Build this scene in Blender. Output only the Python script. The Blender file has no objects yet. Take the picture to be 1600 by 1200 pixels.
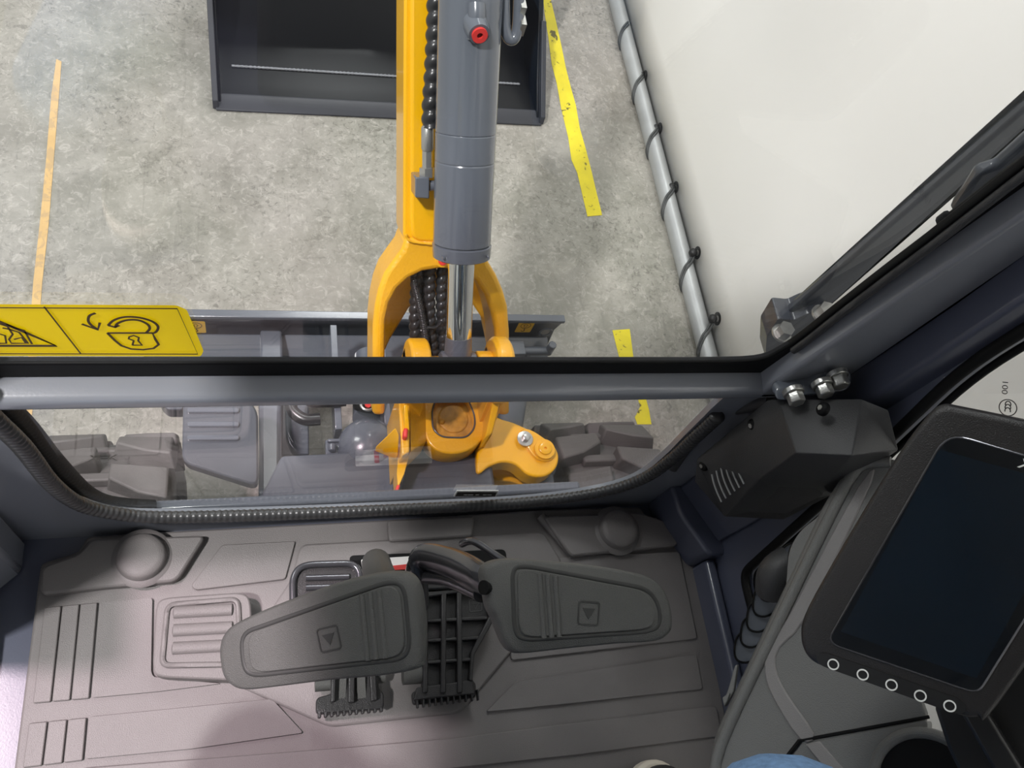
import bpy, bmesh, math, random
from mathutils import Vector as V, Matrix
random.seed(7)
SC = bpy.context.scene
COL = SC.collection
PI = math.pi
# ---------------------------------------------------------------- camera
CAMP = V((0, 0, 1.15)); F = 1300.0
cx = V((.957, -.133, .257)); cy = V((.0089, .902, .432)); cz = V((-.289, -.411, .864))  # world -> camera rows
cx.normalize(); cz = (cz - cx * cz.dot(cx)).normalized(); cy = cz.cross(cx)
cam_d = bpy.data.cameras.new('camera'); cam = bpy.data.objects.new('camera', cam_d); COL.objects.link(cam)
cam_d.sensor_fit = 'HORIZONTAL'; cam_d.sensor_width = 36; cam_d.lens = F / 1600 * 36; cam_d.clip_start = .02; cam_d.clip_end = 60
cam.matrix_world = Matrix(((cx.x, cy.x, cz.x, CAMP.x), (cx.y, cy.y, cz.y, CAMP.y), (cx.z, cy.z, cz.z, CAMP.z), (0, 0, 0, 1)))
SC.camera = cam
# ---------------------------------------------------------------- world, lamps, exposure
SC.view_settings.view_transform = 'Standard'; SC.view_settings.look = 'None'
SC.view_settings.gamma = 1; SC.view_settings.exposure = -0.22
wd = bpy.data.worlds.new('hall_air'); SC.world = wd; wd.use_nodes = True
bg = wd.node_tree.nodes['Background']; bg.inputs[0].default_value = (.98, .99, 1, 1); bg.inputs[1].default_value = .74
def lamp(name, loc, tgt, size, power, col=(1, 1, 1), sy=None):
    d = bpy.data.lights.new(name, 'AREA'); d.energy = power; d.size = size; d.color = col
    if sy: d.shape = 'RECTANGLE'; d.size_y = sy
    o = bpy.data.objects.new(name, d); COL.objects.link(o); o.location = loc
    o.rotation_euler = (V(tgt) - V(loc)).to_track_quat('-Z', 'Y').to_euler()
lamp('hall_lamp_or_fill', (-3.0, -1.0, 6.2), (.3, .6, -.3), .4, 580, (1, .98, .97))
lamp('hall_lamp_or_fill', (.9, 5.2, 5.6), (.4, 1, -.5), 1.0, 130, (.97, .99, 1))
lamp('hall_lamp_or_fill', (-3.2, 3.2, 4.6), (1.3, 1, .2), 1.2, 115, (1, 1, 1))  # added fill aimed at the curtain to brighten it, not a known lamp
sp_ = bpy.data.lights.new('pink_mat_fill', 'SPOT'); sp_.energy = 620; sp_.color = (1, .78, .86); sp_.spot_size = math.radians(30); sp_.spot_blend = .6; sp_.shadow_soft_size = .12  # added pink spot that tints and brightens the mat's left side
so0 = bpy.data.objects.new('pink_mat_fill', sp_); COL.objects.link(so0); so0.location = (-1.5, .4, 3.2); so0.rotation_euler = (V((-.1, .1, 0)) - V((-1.5, .4, 3.2))).to_track_quat('-Z', 'Y').to_euler()

# ---------------------------------------------------------------- picture point -> world point on a real plane
def ray(px, py):
    a, b = (px - 800) / F, (600 - py) / F
    return cx * a + cy * b - cz
def Wd(px, py, w): return CAMP + ray(px, py) * w
def PL(px, py, p, n):
    r = ray(px, py); return CAMP + r * ((V(p) - CAMP).dot(n) / r.dot(n))
def Zp(px, py, z): return PL(px, py, V((0, 0, z)), V((0, 0, 1)))
def Yp(px, py, y): return PL(px, py, V((0, y, 0)), V((0, 1, 0)))
def Xp(px, py, x): return PL(px, py, V((x, 0, 0)), V((1, 0, 0)))
def ZL(z, *pp): return [Zp(a, b, z) for a, b in pp]
def YL(y, *pp): return [Yp(a, b, y) for a, b in pp]

# ---------------------------------------------------------------- materials
def lin(c):
    c = c / 255.0
    return c / 12.92 if c <= .04045 else ((c + .055) / 1.055) ** 2.4
def rgb(c): return (lin(c[0]), lin(c[1]), lin(c[2]), 1)
def mat(name, c, rough=.5, metal=0, var=.08, vs=18, bump=0, bs=300, coat=0, spec=.5, emit=None):
    m = bpy.data.materials.new(name); m.use_nodes = True; nt = m.node_tree; N = nt.nodes; L = nt.links
    b = N['Principled BSDF']; b.inputs['Roughness'].default_value = rough; b.inputs['Metallic'].default_value = metal
    b.inputs['Specular IOR Level'].default_value = spec
    b.inputs['Coat Weight'].default_value = coat; b.inputs['Coat Roughness'].default_value = .08
    tc = N.new('ShaderNodeTexCoord'); no = N.new('ShaderNodeTexNoise'); no.inputs['Scale'].default_value = vs; no.inputs['Detail'].default_value = 5
    L.new(tc.outputs['Object'], no.inputs['Vector'])
    cr = N.new('ShaderNodeValToRGB'); L.new(no.outputs['Fac'], cr.inputs['Fac'])
    a = rgb(c); cr.color_ramp.elements[0].position = .3; cr.color_ramp.elements[1].position = .7
    cr.color_ramp.elements[0].color = tuple(x * (1 - var) for x in a[:3]) + (1,); cr.color_ramp.elements[1].color = tuple(min(1, x * (1 + var)) for x in a[:3]) + (1,)
    L.new(cr.outputs['Color'], b.inputs['Base Color'])
    if bump:
        n2 = N.new('ShaderNodeTexNoise'); n2.inputs['Scale'].default_value = bs; n2.inputs['Detail'].default_value = 3
        L.new(tc.outputs['Object'], n2.inputs['Vector']); bp = N.new('ShaderNodeBump'); bp.inputs['Strength'].default_value = bump; bp.inputs['Distance'].default_value = .001
        L.new(n2.outputs['Fac'], bp.inputs['Height']); L.new(bp.outputs['Normal'], b.inputs['Normal'])
    return m
def glass_mat(name, tint=(1, 1, 1), ior=1.5, rough=0.0):
    m = bpy.data.materials.new(name); m.use_nodes = True; nt = m.node_tree; N = nt.nodes; L = nt.links
    N.remove(N['Principled BSDF']); out = N['Material Output']
    t = N.new('ShaderNodeBsdfTransparent'); t.inputs[0].default_value = (*tint, 1)
    g = N.new('ShaderNodeBsdfGlossy'); g.inputs['Roughness'].default_value = rough
    f = N.new('ShaderNodeFresnel'); ge = N.new('ShaderNodeNewGeometry'); mi = N.new('ShaderNodeMix'); mi.data_type = 'FLOAT'; mi.inputs[2].default_value = ior; mi.inputs[3].default_value = 1 / ior
    L.new(ge.outputs['Backfacing'], mi.inputs[0]); L.new(mi.outputs[0], f.inputs[0])
    mx = N.new('ShaderNodeMixShader'); L.new(f.outputs[0], mx.inputs[0]); L.new(t.outputs[0], mx.inputs[1]); L.new(g.outputs[0], mx.inputs[2]); L.new(mx.outputs[0], out.inputs[0])
    return m
M = {}
M['cab'] = mat('cab_paint', (132, 135, 143), .26, 0, .03, 6, .06, 500, .5)
M['cabdark'] = mat('cab_paint_dark', (78, 82, 98), .3, 0, .03, 6, .06, 500, .4)
M['seal'] = mat('rubber_seal', (13, 13, 14), .6, 0, .1, 30, spec=.2)
M['trim'] = mat('ribbed_rubber', (58, 58, 59), .34, 0, .05, 30)
M['mat'] = mat('floor_mat_rubber', (112, 108, 107), .5, 0, .07, 9, .5, 900)
M['matdark'] = mat('floor_mat_groove', (62, 58, 60), .7, 0, .07, 9)
M['black'] = mat('black_plastic', (56, 56, 57), .42, 0, .05, 20, .4, 900)
M['pedalblack'] = mat('pedal_plastic', (40, 39, 40), .38, 0, .1, 60, .4, 700)
M['pad'] = mat('pedal_pad_rubber', (80, 80, 78), .5, 0, .05, 20, .8, 1200)
M['padgroove'] = mat('pedal_pad_groove', (48, 48, 47), .6, 0, .05, 20)
M['steel'] = mat('dark_steel', (88, 88, 92), .2, .6, .05, 20)
M['zinc'] = mat('zinc_bolt', (190, 190, 186), .28, .85, .08, 60, .2, 500)
M['chrome'] = mat('chrome', (225, 225, 222), .06, 1, .02, 5)
M['machine'] = mat('grey_machine_paint', (94, 99, 108), .24, 0, .03, 6, .06, 300, .5)
M['machinedark'] = mat('dark_machine_paint', (72, 76, 84), .35, 0, .1, 12, .1, 300, .3)
M['yellow'] = mat('yellow_paint', (240, 180, 2), .3, 0, .04, 10, .12, 250, .4)
M['cast'] = mat('yellow_cast_paint', (230, 172, 26), .36, 0, .05, 10, 1.0, 160, .3)
M['grease'] = mat('greasy_casting', (176, 130, 40), .5, 0, .4, 45, 1.0, 120)
M['hose'] = mat('spiral_hose_wrap', (46, 46, 47), .28, 0, .06, 20)
M['red'] = mat('red_plug', (222, 62, 58), .4, 0, .04, 20)
M['redhole'] = mat('plug_recess', (90, 22, 20), .6)
M['bucket'] = mat('bucket_paint', (11, 12, 16), .3, 0, .08, 8, .1, 200, .1, spec=.3)
M['weld'] = mat('weld_bead', (150, 152, 158), .25, .3, .2, 200, 1, 200)
M['lip'] = mat('cutting_edge', (50, 51, 57), .4, 0, .06, 20)
M['track'] = mat('track_rubber', (92, 90, 88), .6, 0, .12, 14, .5, 300)
M['console'] = mat('console_plastic', (108, 108, 106), .42, 0, .03, 12, .5, 1000)
M['consolelt'] = mat('console_band', (128, 125, 124), .38, 0, .03, 12, .4, 1000)
M['bezel'] = mat('display_bezel', (36, 34, 34), .35, 0, .04, 20, .4, 1000)
M['keys'] = mat('key_strip', (26, 26, 27), .4)
M['screen'] = mat('display_glass', (8, 13, 18), .04, 0, .1, 8, coat=.6)
M['panelpix'] = mat('display_panel', (13, 24, 34), .12, 0, .25, 9, coat=.3)
M['white'] = mat('white_print', (236, 236, 232), .5)
M['ink'] = mat('black_print', (24, 20, 14), .5)
M['brown'] = mat('brown_print', (70, 48, 10), .5)
M['stick'] = mat('yellow_sticker', (250, 212, 0), .35, 0, .02, 8)
M['stickt'] = mat('yellow_vinyl', (252, 214, 0), .35, 0, .02, 8); nt_ = M['stickt'].node_tree; tr_ = nt_.nodes.new('ShaderNodeBsdfTranslucent'); tr_.inputs[0].default_value = rgb((255, 222, 10)); ms_ = nt_.nodes.new('ShaderNodeMixShader'); ms_.inputs[0].default_value = .5
nt_.links.new(nt_.nodes['Principled BSDF'].outputs[0], ms_.inputs[1]); nt_.links.new(tr_.outputs[0], ms_.inputs[2]); nt_.links.new(ms_.outputs[0], nt_.nodes['Material Output'].inputs[0])
M['stick2'] = mat('orange_sticker', (240, 186, 30), .4, 0, .03, 8)
M['pipe'] = mat('galvanised_pipe_and_slot_light', (176, 178, 178), .42, .35, .08, 14, .2, 200)  # also gives the vent slots their painted light
M['tie'] = mat('bungee_rubber', (70, 72, 72), .5)
M['ball'] = mat('bungee_ball', (34, 34, 35), .45)
M['jeans'] = mat('denim', (108, 140, 178), .85, 0, .18, 160, 1, 700)
M['shoe'] = mat('shoe_leather', (60, 58, 56), .6); M['sole'] = mat('cream_sole', (222, 212, 196), .6)
M['skin'] = mat('skin', (205, 160, 135), .5); M['shirt'] = mat('dark_jacket', (52, 54, 60), .8); M['hair'] = mat('hair', (60, 45, 35), .6)
M['bellow'] = mat('bellows_rubber', (92, 97, 106), .5)
M['liner'] = mat('roof_lining', (176, 174, 170), .8)  # unseen lining kept pale to bounce light into the cab
M['glass'] = glass_mat('window_glass', (.965, .975, .97))
M['seat'] = mat('seat_fabric', (48, 48, 50), .85)
# concrete
def concrete():
    m = bpy.data.materials.new('concrete'); m.use_nodes = True; nt = m.node_tree; N = nt.nodes; L = nt.links; b = N['Principled BSDF']
    tc = N.new('ShaderNodeTexCoord')
    def noise(s, d, r=.6, dist=0, sc=None):
        n = N.new('ShaderNodeTexNoise'); n.inputs['Scale'].default_value = s; n.inputs['Detail'].default_value = d; n.inputs['Roughness'].default_value = r; n.inputs['Distortion'].default_value = dist
        if sc:
            mp = N.new('ShaderNodeMapping'); mp.inputs['Scale'].default_value = sc; L.new(tc.outputs['Object'], mp.inputs[0]); L.new(mp.outputs[0], n.inputs['Vector'])
        else: L.new(tc.outputs['Object'], n.inputs['Vector'])
        return n
    def ramp(n, *st):
        r = N.new('ShaderNodeValToRGB'); e = r.color_ramp.elements
        while len(e) < len(st): e.new(.5)
        for i, (p, c) in enumerate(st): e[i].position = p; e[i].color = rgb(c)
        L.new(n.outputs['Fac'], r.inputs[0]); return r
    def mix(a, bb, f, mode='MIX', v=None):
        x = N.new('ShaderNodeMixRGB'); x.blend_type = mode
        if v is not None: x.inputs[0].default_value = v
        else: L.new(f, x.inputs[0])
        L.new(a, x.inputs[1]); L.new(bb, x.inputs[2]); return x.outputs[0]
    big = ramp(noise(1.6, 4), (.3, (140, 138, 128)), (.52, (156, 152, 143)), (.72, (166, 160, 152)))
    hue = ramp(noise(1.1, 2), (.35, (214, 226, 214)), (.65, (232, 222, 224)))
    c = mix(big.outputs[0], hue.outputs[0], None, 'MULTIPLY', .55)
    cloud = ramp(noise(5.5, 8, .7, .4), (.36, (132, 129, 121)), (.6, (190, 185, 178)))
    c = mix(c, cloud.outputs[0], None, 'MIX', .4)
    # trowel pitting: fine dark flecks, strong in patches
    fleck = ramp(noise(52, 9, .8, 1.3), (.41, (255, 255, 255)), (.475, (0, 0, 0)))
    patch = ramp(noise(3.1, 4, .6), (.36, (40, 40, 40)), (.62, (200, 200, 200)))
    fm = mix(fleck.outputs[0], patch.outputs[0], None, 'MULTIPLY', 1)
    dark = N.new('ShaderNodeRGB'); dark.outputs[0].default_value = rgb((84, 81, 74))
    c = mix(c, dark.outputs[0], fm)
    lf = ramp(noise(40, 9, .8, 1.0), (.52, (0, 0, 0)), (.6, (150, 150, 150)))
    lt = N.new('ShaderNodeRGB'); lt.outputs[0].default_value = rgb((216, 210, 202))
    c = mix(c, lt.outputs[0], lf.outputs[0])
    scr = ramp(noise(26, 4, .6, .3, (1.6, .12, 1)), (.62, (0, 0, 0)), (.66, (120, 120, 120)), (.7, (0, 0, 0)))
    c = mix(c, dark.outputs[0], scr.outputs[0])
    L.new(c, b.inputs['Base Color']); b.inputs['Roughness'].default_value = .5; b.inputs['Specular IOR Level'].default_value = .35
    bp = N.new('ShaderNodeBump'); bp.inputs['Strength'].default_value = .25; bp.inputs['Distance'].default_value = .002
    L.new(fleck.outputs[0], bp.inputs['Height']); bp.invert = True; L.new(bp.outputs[0], b.inputs['Normal'])
    return m
M['concrete'] = concrete()
def tape_mat(name, c, c2, wear):
    m = mat(name, c, .55); nt = m.node_tree; N = nt.nodes; L = nt.links; b = N['Principled BSDF']
    tc = N.new('ShaderNodeTexCoord'); n = N.new('ShaderNodeTexNoise'); n.inputs['Scale'].default_value = 22; n.inputs['Detail'].default_value = 7; n.inputs['Distortion'].default_value = 1.5
    L.new(tc.outputs['Object'], n.inputs['Vector']); r = N.new('ShaderNodeValToRGB'); L.new(n.outputs['Fac'], r.inputs[0])
    e = r.color_ramp.elements; e[0].position = wear; e[0].color = (0, 0, 0, 1); e[1].position = wear + .05; e[1].color = (1, 1, 1, 1)
    x = N.new('ShaderNodeMixRGB'); x.inputs[1].default_value = rgb(c2); src = b.inputs['Base Color'].links[0].from_socket
    L.new(r.outputs[0], x.inputs[0]); L.new(src, x.inputs[2]); L.new(x.outputs[0], b.inputs['Base Color']); return m
M['tape'] = tape_mat('yellow_floor_tape', (236, 218, 40), (110, 100, 40), .34)
M['tape2'] = tape_mat('orange_floor_tape', (214, 178, 122), (196, 166, 122), .42)
# curtain
M['curtain'] = mat('white_tarpaulin', (243, 241, 237), .6, 0, .015, 2.5, .25, 4)

# ---------------------------------------------------------------- geometry
def rp(pts, r, n=5):
    """round the corners of a closed loop; r is a number or a list"""
    out = []; k = len(pts)
    for i in range(k):
        a, b, c = V(pts[i - 1]), V(pts[i]), V(pts[(i + 1) % k]); rr = r[i] if isinstance(r, (list, tuple)) else r
        d1 = min(rr, (a - b).length * .48); d2 = min(rr, (c - b).length * .48)
        if rr <= 0: out.append(b); continue
        p = b + (a - b).normalized() * d1; q = b + (c - b).normalized() * d2
        for j in range(n + 1):
            t = j / n; out.append(p * (1 - t) ** 2 + b * 2 * t * (1 - t) + q * t * t)
    return out
def crv(pts, n=6, closed=False):
    P = [V(p) for p in pts]; k = len(P); out = []
    for i in range(k if closed else k - 1):
        p0 = P[i - 1] if (closed or i > 0) else P[0]; p1 = P[i]; p2 = P[(i + 1) % k]; p3 = P[(i + 2) % k] if (closed or i + 2 < k) else P[-1]
        for j in range(n):
            t = j / n; out.append(.5 * ((2 * p1) + (p2 - p0) * t + (2 * p0 - 5 * p1 + 4 * p2 - p3) * t * t + (3 * p1 - p0 - 3 * p2 + p3) * t ** 3))
    if not closed: out.append(P[-1])
    return out
def prism(loop, vec):
    n = len(loop); vec = V(vec); v = [V(p) for p in loop] + [V(p) + vec for p in loop]
    f = [list(range(n)), [n + i for i in reversed(range(n))]] + [[i, (i + 1) % n, n + (i + 1) % n, n + i] for i in range(n)]
    return v, f
def box(c, s, rot=None):
    c = V(c); v = []
    for i in (-.5, .5):
        for j in (-.5, .5):
            for k in (-.5, .5):
                q = V((i * s[0], j * s[1], k * s[2])); v.append(c + (rot @ q if rot else q))
    return v, [[0, 1, 3, 2], [4, 6, 7, 5], [0, 4, 5, 1], [2, 3, 7, 6], [0, 2, 6, 4], [1, 5, 7, 3]]
def bb(a, b): return box([(a[i] + b[i]) / 2 for i in range(3)], [abs(b[i] - a[i]) for i in range(3)])
def tube(path, r, seg=14, rf=None, flat=1.0, up=None, closed=False, caps=True):
    P = [V(p) for p in path]; n = len(P); v = []; f = []
    T = []
    for i in range(n):
        if closed: t = P[(i + 1) % n] - P[i - 1]
        else: t = P[min(i + 1, n - 1)] - P[max(i - 1, 0)]
        T.append(t.normalized())
    u = V(up) if up else (V((0, 0, 1)) if abs(T[0].z) < .8 else V((1, 0, 0)))
    s = 0
    for i in range(n):
        if i: s += (P[i] - P[i - 1]).length
        if up: u = V(up)
        u = (u - T[i] * u.dot(T[i])).normalized(); w = T[i].cross(u)
        for k in range(seg):
            a = 2 * PI * k / seg; rr = (r[i] if isinstance(r, (list, tuple)) else r) * (rf(s, a) if rf else 1)
            v.append(P[i] + w * math.cos(a) * rr + u * math.sin(a) * rr * flat)
    for i in range(n if closed else n - 1):
        j = (i + 1) % n
        for k in range(seg):
            f.append([i * seg + k, i * seg + (k + 1) % seg, j * seg + (k + 1) % seg, j * seg + k])
    if caps and not closed: f.append(list(range(seg))[::-1]); f.append([(n - 1) * seg + k for k in range(seg)])
    return v, f
def dens(a, b, step):
    a, b = V(a), V(b); n = max(2, int((b - a).length / step)); return [a.lerp(b, i / n) for i in range(n + 1)]
def densp(path, step):
    out = []
    for i in range(len(path) - 1): out += dens(path[i], path[i + 1], step)[:-1]
    return out + [V(path[-1])]
def lathe(o, d, prof, seg=40, rot=0):
    o, d = V(o), V(d).normalized(); u = d.orthogonal().normalized(); w = d.cross(u); v = []; f = []
    for s, r in prof:
        for k in range(seg):
            a = 2 * PI * k / seg + rot; v.append(o + d * s + (u * math.cos(a) + w * math.sin(a)) * max(r, 1e-5))
    for i in range(len(prof) - 1):
        for k in range(seg): f.append([i * seg + k, i * seg + (k + 1) % seg, (i + 1) * seg + (k + 1) % seg, (i + 1) * seg + k])
    f.append(list(range(seg))[::-1]); f.append([(len(prof) - 1) * seg + k for k in range(seg)])
    return v, f
def cyl(a, b, r, seg=32, ch=.0): 
    a, b = V(a), V(b); L = (b - a).length
    return lathe(a, b - a, [(0, r - ch), (ch, r), (L - ch, r), (L, r - ch)] if ch else [(0, r), (L, r)], seg)
def ribbon(path, nrm, w, th=.0004, closed=False):
    P = [V(p) for p in path]; n = len(P); nrm = V(nrm).normalized(); v = []; f = []
    for i in range(n):
        t = (P[(i + 1) % n] - P[i - 1]) if closed else (P[min(i + 1, n - 1)] - P[max(i - 1, 0)])
        s = nrm.cross(t.normalized()) * w / 2
        v += [P[i] - s, P[i] + s, P[i] + s + nrm * th, P[i] - s + nrm * th]
    for i in range(n if closed else n - 1):
        a, b = i * 4, ((i + 1) % n) * 4
        for k in range(4): f.append([a + k, a + (k + 1) % 4, b + (k + 1) % 4, b + k])
    if not closed: f.append([0, 1, 2, 3]); f.append([(n - 1) * 4 + k for k in (3, 2, 1, 0)])
    return v, f
def annulus(o, n, r0, r1, th, seg=32):
    return lathe_ring(o, n, r0, r1, th, seg)
def lathe_ring(o, d, r0, r1, th, seg=32):
    o, d = V(o), V(d).normalized(); u = d.orthogonal().normalized(); w = d.cross(u); v = []; f = []
    pr = [(0, r0), (0, r1), (th, r1), (th, r0)]
    for s, r in pr:
        for k in range(seg): a = 2 * PI * k / seg; v.append(o + d * s + (u * math.cos(a) + w * math.sin(a)) * r)
    for i in range(4):
        j = (i + 1) % 4
        for k in range(seg): f.append([i * seg + k, i * seg + (k + 1) % seg, j * seg + (k + 1) % seg, j * seg + k])
    return v, f
def holed(loops, nrm, th, bev=0):
    """plate with holes: loops of 3-D points in one plane, body lies behind the plane (away from nrm)"""
    nrm = V(nrm).normalized(); o = V(loops[0][0]); u = nrm.orthogonal().normalized(); w = nrm.cross(u); S = 100
    cu = bpy.data.curves.new('t', 'CURVE'); cu.dimensions = '2D'; cu.fill_mode = 'BOTH'; cu.extrude = max(th / 2 - bev, 1e-5) * S
    cu.bevel_depth = bev * S; cu.offset = -bev * S; cu.bevel_resolution = 2
    for lp in loops:
        sp = cu.splines.new('POLY'); sp.points.add(len(lp) - 1); sp.use_cyclic_u = True
        for q, p in zip(sp.points, lp): d = V(p) - o; q.co = (d.dot(u) * S, d.dot(w) * S, 0, 1)
    ob = bpy.data.objects.new('t', cu); me = bpy.data.meshes.new_from_object(ob)
    v = [o + (u * q.co.x + w * q.co.y + nrm * q.co.z) / S - nrm * th / 2 for q in me.vertices]; f = [list(p.vertices) for p in me.polygons]
    bpy.data.objects.remove(ob); bpy.data.curves.remove(cu); bpy.data.meshes.remove(me)
    return v, f
def text(body, o, u, w, size, ext=.0004, shear=0, bold=False):
    cu = bpy.data.curves.new('t', 'FONT'); cu.body = body; cu.size = 1; cu.extrude = 0; cu.align_x = 'CENTER'; cu.align_y = 'CENTER'; cu.shear = shear
    if bold: cu.offset = .02
    ob = bpy.data.objects.new('t', cu); me = bpy.data.meshes.new_from_object(ob); o, u, w = V(o), V(u).normalized(), V(w).normalized(); n = u.cross(w)
    v = [o + (u * q.co.x + w * q.co.y) * size + n * ext for q in me.vertices]; f = [list(p.vertices) for p in me.polygons]
    bpy.data.objects.remove(ob); bpy.data.curves.remove(cu); bpy.data.meshes.remove(me); return v, f

# ---------------------------------------------------------------- objects
ORG = {}
def empty(name, loc, label=None, cat=None, group=None, kind=None):
    o = bpy.data.objects.new(name, None); COL.objects.link(o); o.location = loc; o.empty_display_size = .05; ORG[o] = V(loc); tag(o, label, cat, group, kind); return o
def tag(o, label=None, cat=None, group=None, kind=None):
    if label: o['label'] = label
    if cat: o['category'] = cat
    if group: o['group'] = group
    if kind: o['kind'] = kind
    return o
def part(name, geos, m, parent=None, bevel=0, seg=2, smooth=45, label=None, orig=None, subd=0):
    if isinstance(geos, tuple): geos = [geos]
    vs, fs = [], []
    for v, f in geos:
        b = len(vs); vs += [V(p) for p in v]; fs += [[b + i for i in q] for q in f]
    if parent is not None: org = ORG[parent]
    elif orig is not None: org = V(orig)
    else:
        org = sum(vs, V((0, 0, 0))) / len(vs); org.z = min(p.z for p in vs)
    me = bpy.data.meshes.new(name); me.from_pydata([p - org for p in vs], [], fs)
    bm = bmesh.new(); bm.from_mesh(me); bmesh.ops.recalc_face_normals(bm, faces=bm.faces); bm.to_mesh(me); bm.free()
    me.materials.append(M[m] if isinstance(m, str) else m)
    for p in me.polygons: p.use_smooth = True
    me.set_sharp_from_angle(angle=math.radians(smooth))
    o = bpy.data.objects.new(name, me); COL.objects.link(o)
    if parent is not None: o.parent = parent
    else: o.location = org
    ORG[o] = org
    if bevel:
        bv = o.modifiers.new('bevel', 'BEVEL'); bv.width = bevel; bv.segments = seg; bv.limit_method = 'ANGLE'; bv.angle_limit = math.radians(38); bv.harden_normals = False
    if subd: sd = o.modifiers.new('sub', 'SUBSURF'); sd.levels = subd; sd.render_levels = subd
    if label: o['label'] = label
    return o

G = -.81
UP = V((0, 0, 1)); YN = V((0, -1, 0)); XN = V((-1, 0, 0))
# ================================================================ SETTING: hall
v, f = [(-9, -7, G), (9, -7, G), (9, 12, G), (-9, 12, G)], [[0, 1, 2, 3]]
fl = part('floor', (v, f), 'concrete', orig=(0, 0, G)); fl['kind'] = 'structure'
# curtain wall with soft waves
CX = 1.33
ny, nz = 160, 30; vs = []; fs = []
for i in range(ny + 1):
    y = -6 + 14 * i / ny
    for k in range(nz + 1):
        z = G + .03 + 4.2 * k / nz
        q_ = min(1, max(0, (z - G - .12) / .6)); q_ = q_ * q_ * (3 - 2 * q_); vs.append((1.293 + (CX - 1.293 + .012 * math.sin(y * 3.1 + z * .8) + .008 * math.sin(y * 7.3 - z * 2.1) + .01 * math.sin(z * 1.7 + y)) * q_, y, z))
for i in range(ny):
    for k in range(nz): a = i * (nz + 1) + k; fs.append([a, a + nz + 1, a + nz + 2, a + 1])
wl = part('wall_right', (vs, fs), 'curtain', orig=(CX, 0, G)); wl['kind'] = 'structure'
so = wl.modifiers.new('sol', 'SOLIDIFY'); so.thickness = .003; so.offset = 1
# pipe
PR = .027; PX = 1.262
pipe = part('curtain_pipe', cyl((PX, -3, G + PR), (PX, 6, G + PR), PR, 28), 'pipe')
tag(pipe, 'long galvanised grey pipe lying along the foot of the white curtain', 'pipe')
names = ['bungee tie with black ball on the pipe, nearest the top edge of the picture', 'bungee tie on the pipe, second from the top of the picture', 'bungee tie on the pipe, third from the top of the picture',
         'bungee tie on the pipe, third from the windshield crossbar', 'bungee tie on the pipe, second from the windshield crossbar', 'bungee tie with black ball on the pipe, closest to the windshield crossbar']
for i, (bx_, by_) in enumerate([(975, 45), (1000, 121), (1023, 203), (1048, 295), (1082, 397), (1113, 500)]):
    b = Xp(bx_ + 6, by_ - 2, 1.286); t = empty('bungee_tie', (PX, b.y, G), names[i], 'bungee tie', 'bungee ties holding the curtain to the pipe')
    yb = b.y; zb = b.z
    part('ball', [lathe((1.286, yb, zb), (-1, 0, 0), [(0, .006), (.004, .011), (.012, .014), (.02, .011), (.025, .004)], 20), lathe_ring((1.289, yb, zb), (1, 0, 0), .01, .02, .004)], 'ball', t)
    pth = [V((1.284, yb, zb)), V((PX + .004, yb - .03, G + 2 * PR + .004)), V((PX - .018, yb - .055, G + 2 * PR - .004)), V((PX - PR - .003, yb - .085, G + PR + .004)), V((PX - PR * .9, yb - .1, G + .012)), V((PX - .006, yb - .1, G + .0045))]
    part('elastic_band', [tube(crv(pth, 6), .0036, 8), tube(crv([q + V((0, .012, 0)) for q in pth], 6), .0036, 8)], 'tie', t)
def tape(label, m, *pp):
    o = part('floor_tape', prism(ZL(G + .0012, *pp), (0, 0, -.001)), m); tag(o, label, 'tape'); return o
tape('long worn yellow tape strip on the floor beside the right end of the bucket', 'tape', (834, -60), (847, -20), (851, 20), (857, 60), (862, 100), (870, 130), (877, 170), (888, 215), (893, 250), (902, 270), (909, 300), (918, 338), (941, 336), (932, 300), (925, 270), (916, 235), (906, 200), (900, 165), (893, 140), (884, 105), (877, 70), (868, 30), (856, -20), (846, -60))
tape('short yellow tape strip on the floor right of the dozer blade, crossing behind the crossbar', 'tape', (957, 516), (968, 560), (984, 600), (996, 618), (1000, 636), (992, 652), (996, 663), (1018, 663), (1014, 640), (1008, 618), (1000, 600), (990, 560), (984, 514))
tape('faded orange tape strip running down the floor at far left', 'tape2', (88, 92), (80, 150), (72, 250), (62, 350), (52, 440), (46, 520), (43, 600), (39, 640), (47, 681), (52, 626), (60, 520), (66, 440), (76, 350), (84, 250), (92, 150), (96, 96))

# ================================================================ BUCKET
pl_, pr_ = Zp(337, 166, G + .012), Zp(846, 191, G + .012); ax = (pr_ - pl_); BW = ax.length; ax.normalize(); ay = V((-ax.y, ax.x, 0)); ax.z = 0
bo = V((pl_.x, pl_.y, G + .003))
def bp(s, t, z): return bo + ax * s + ay * t + V((0, 0, z))
bk = empty('digging_bucket', bp(BW / 2, .3, 0), 'black wide excavator bucket resting on the concrete floor behind the boom', 'bucket')
prof = [(.03, .012), (.145, .018), (.3, .05), (.45, .11), (.58, .2), (.66, .32), (.68, .46), (.62, .6), (.5, .7)]
geo = []
pp = [bp(.01, t, z) for t, z in prof] + [bp(.01, t + .012, z - .012) for t, z in reversed(prof)]
part('bucket_shell', prism(pp, ax * (BW - .02)), 'bucket', bk, smooth=50)
side = [(0.0, 0), (0.03, .028), (.10, .075), (.3, .235), (.42, .42), (.5, .7), (.58, .72), (.66, .6), (.7, .46), (.68, .3), (.58, .17), (.45, .09), (.3, .03)]
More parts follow.
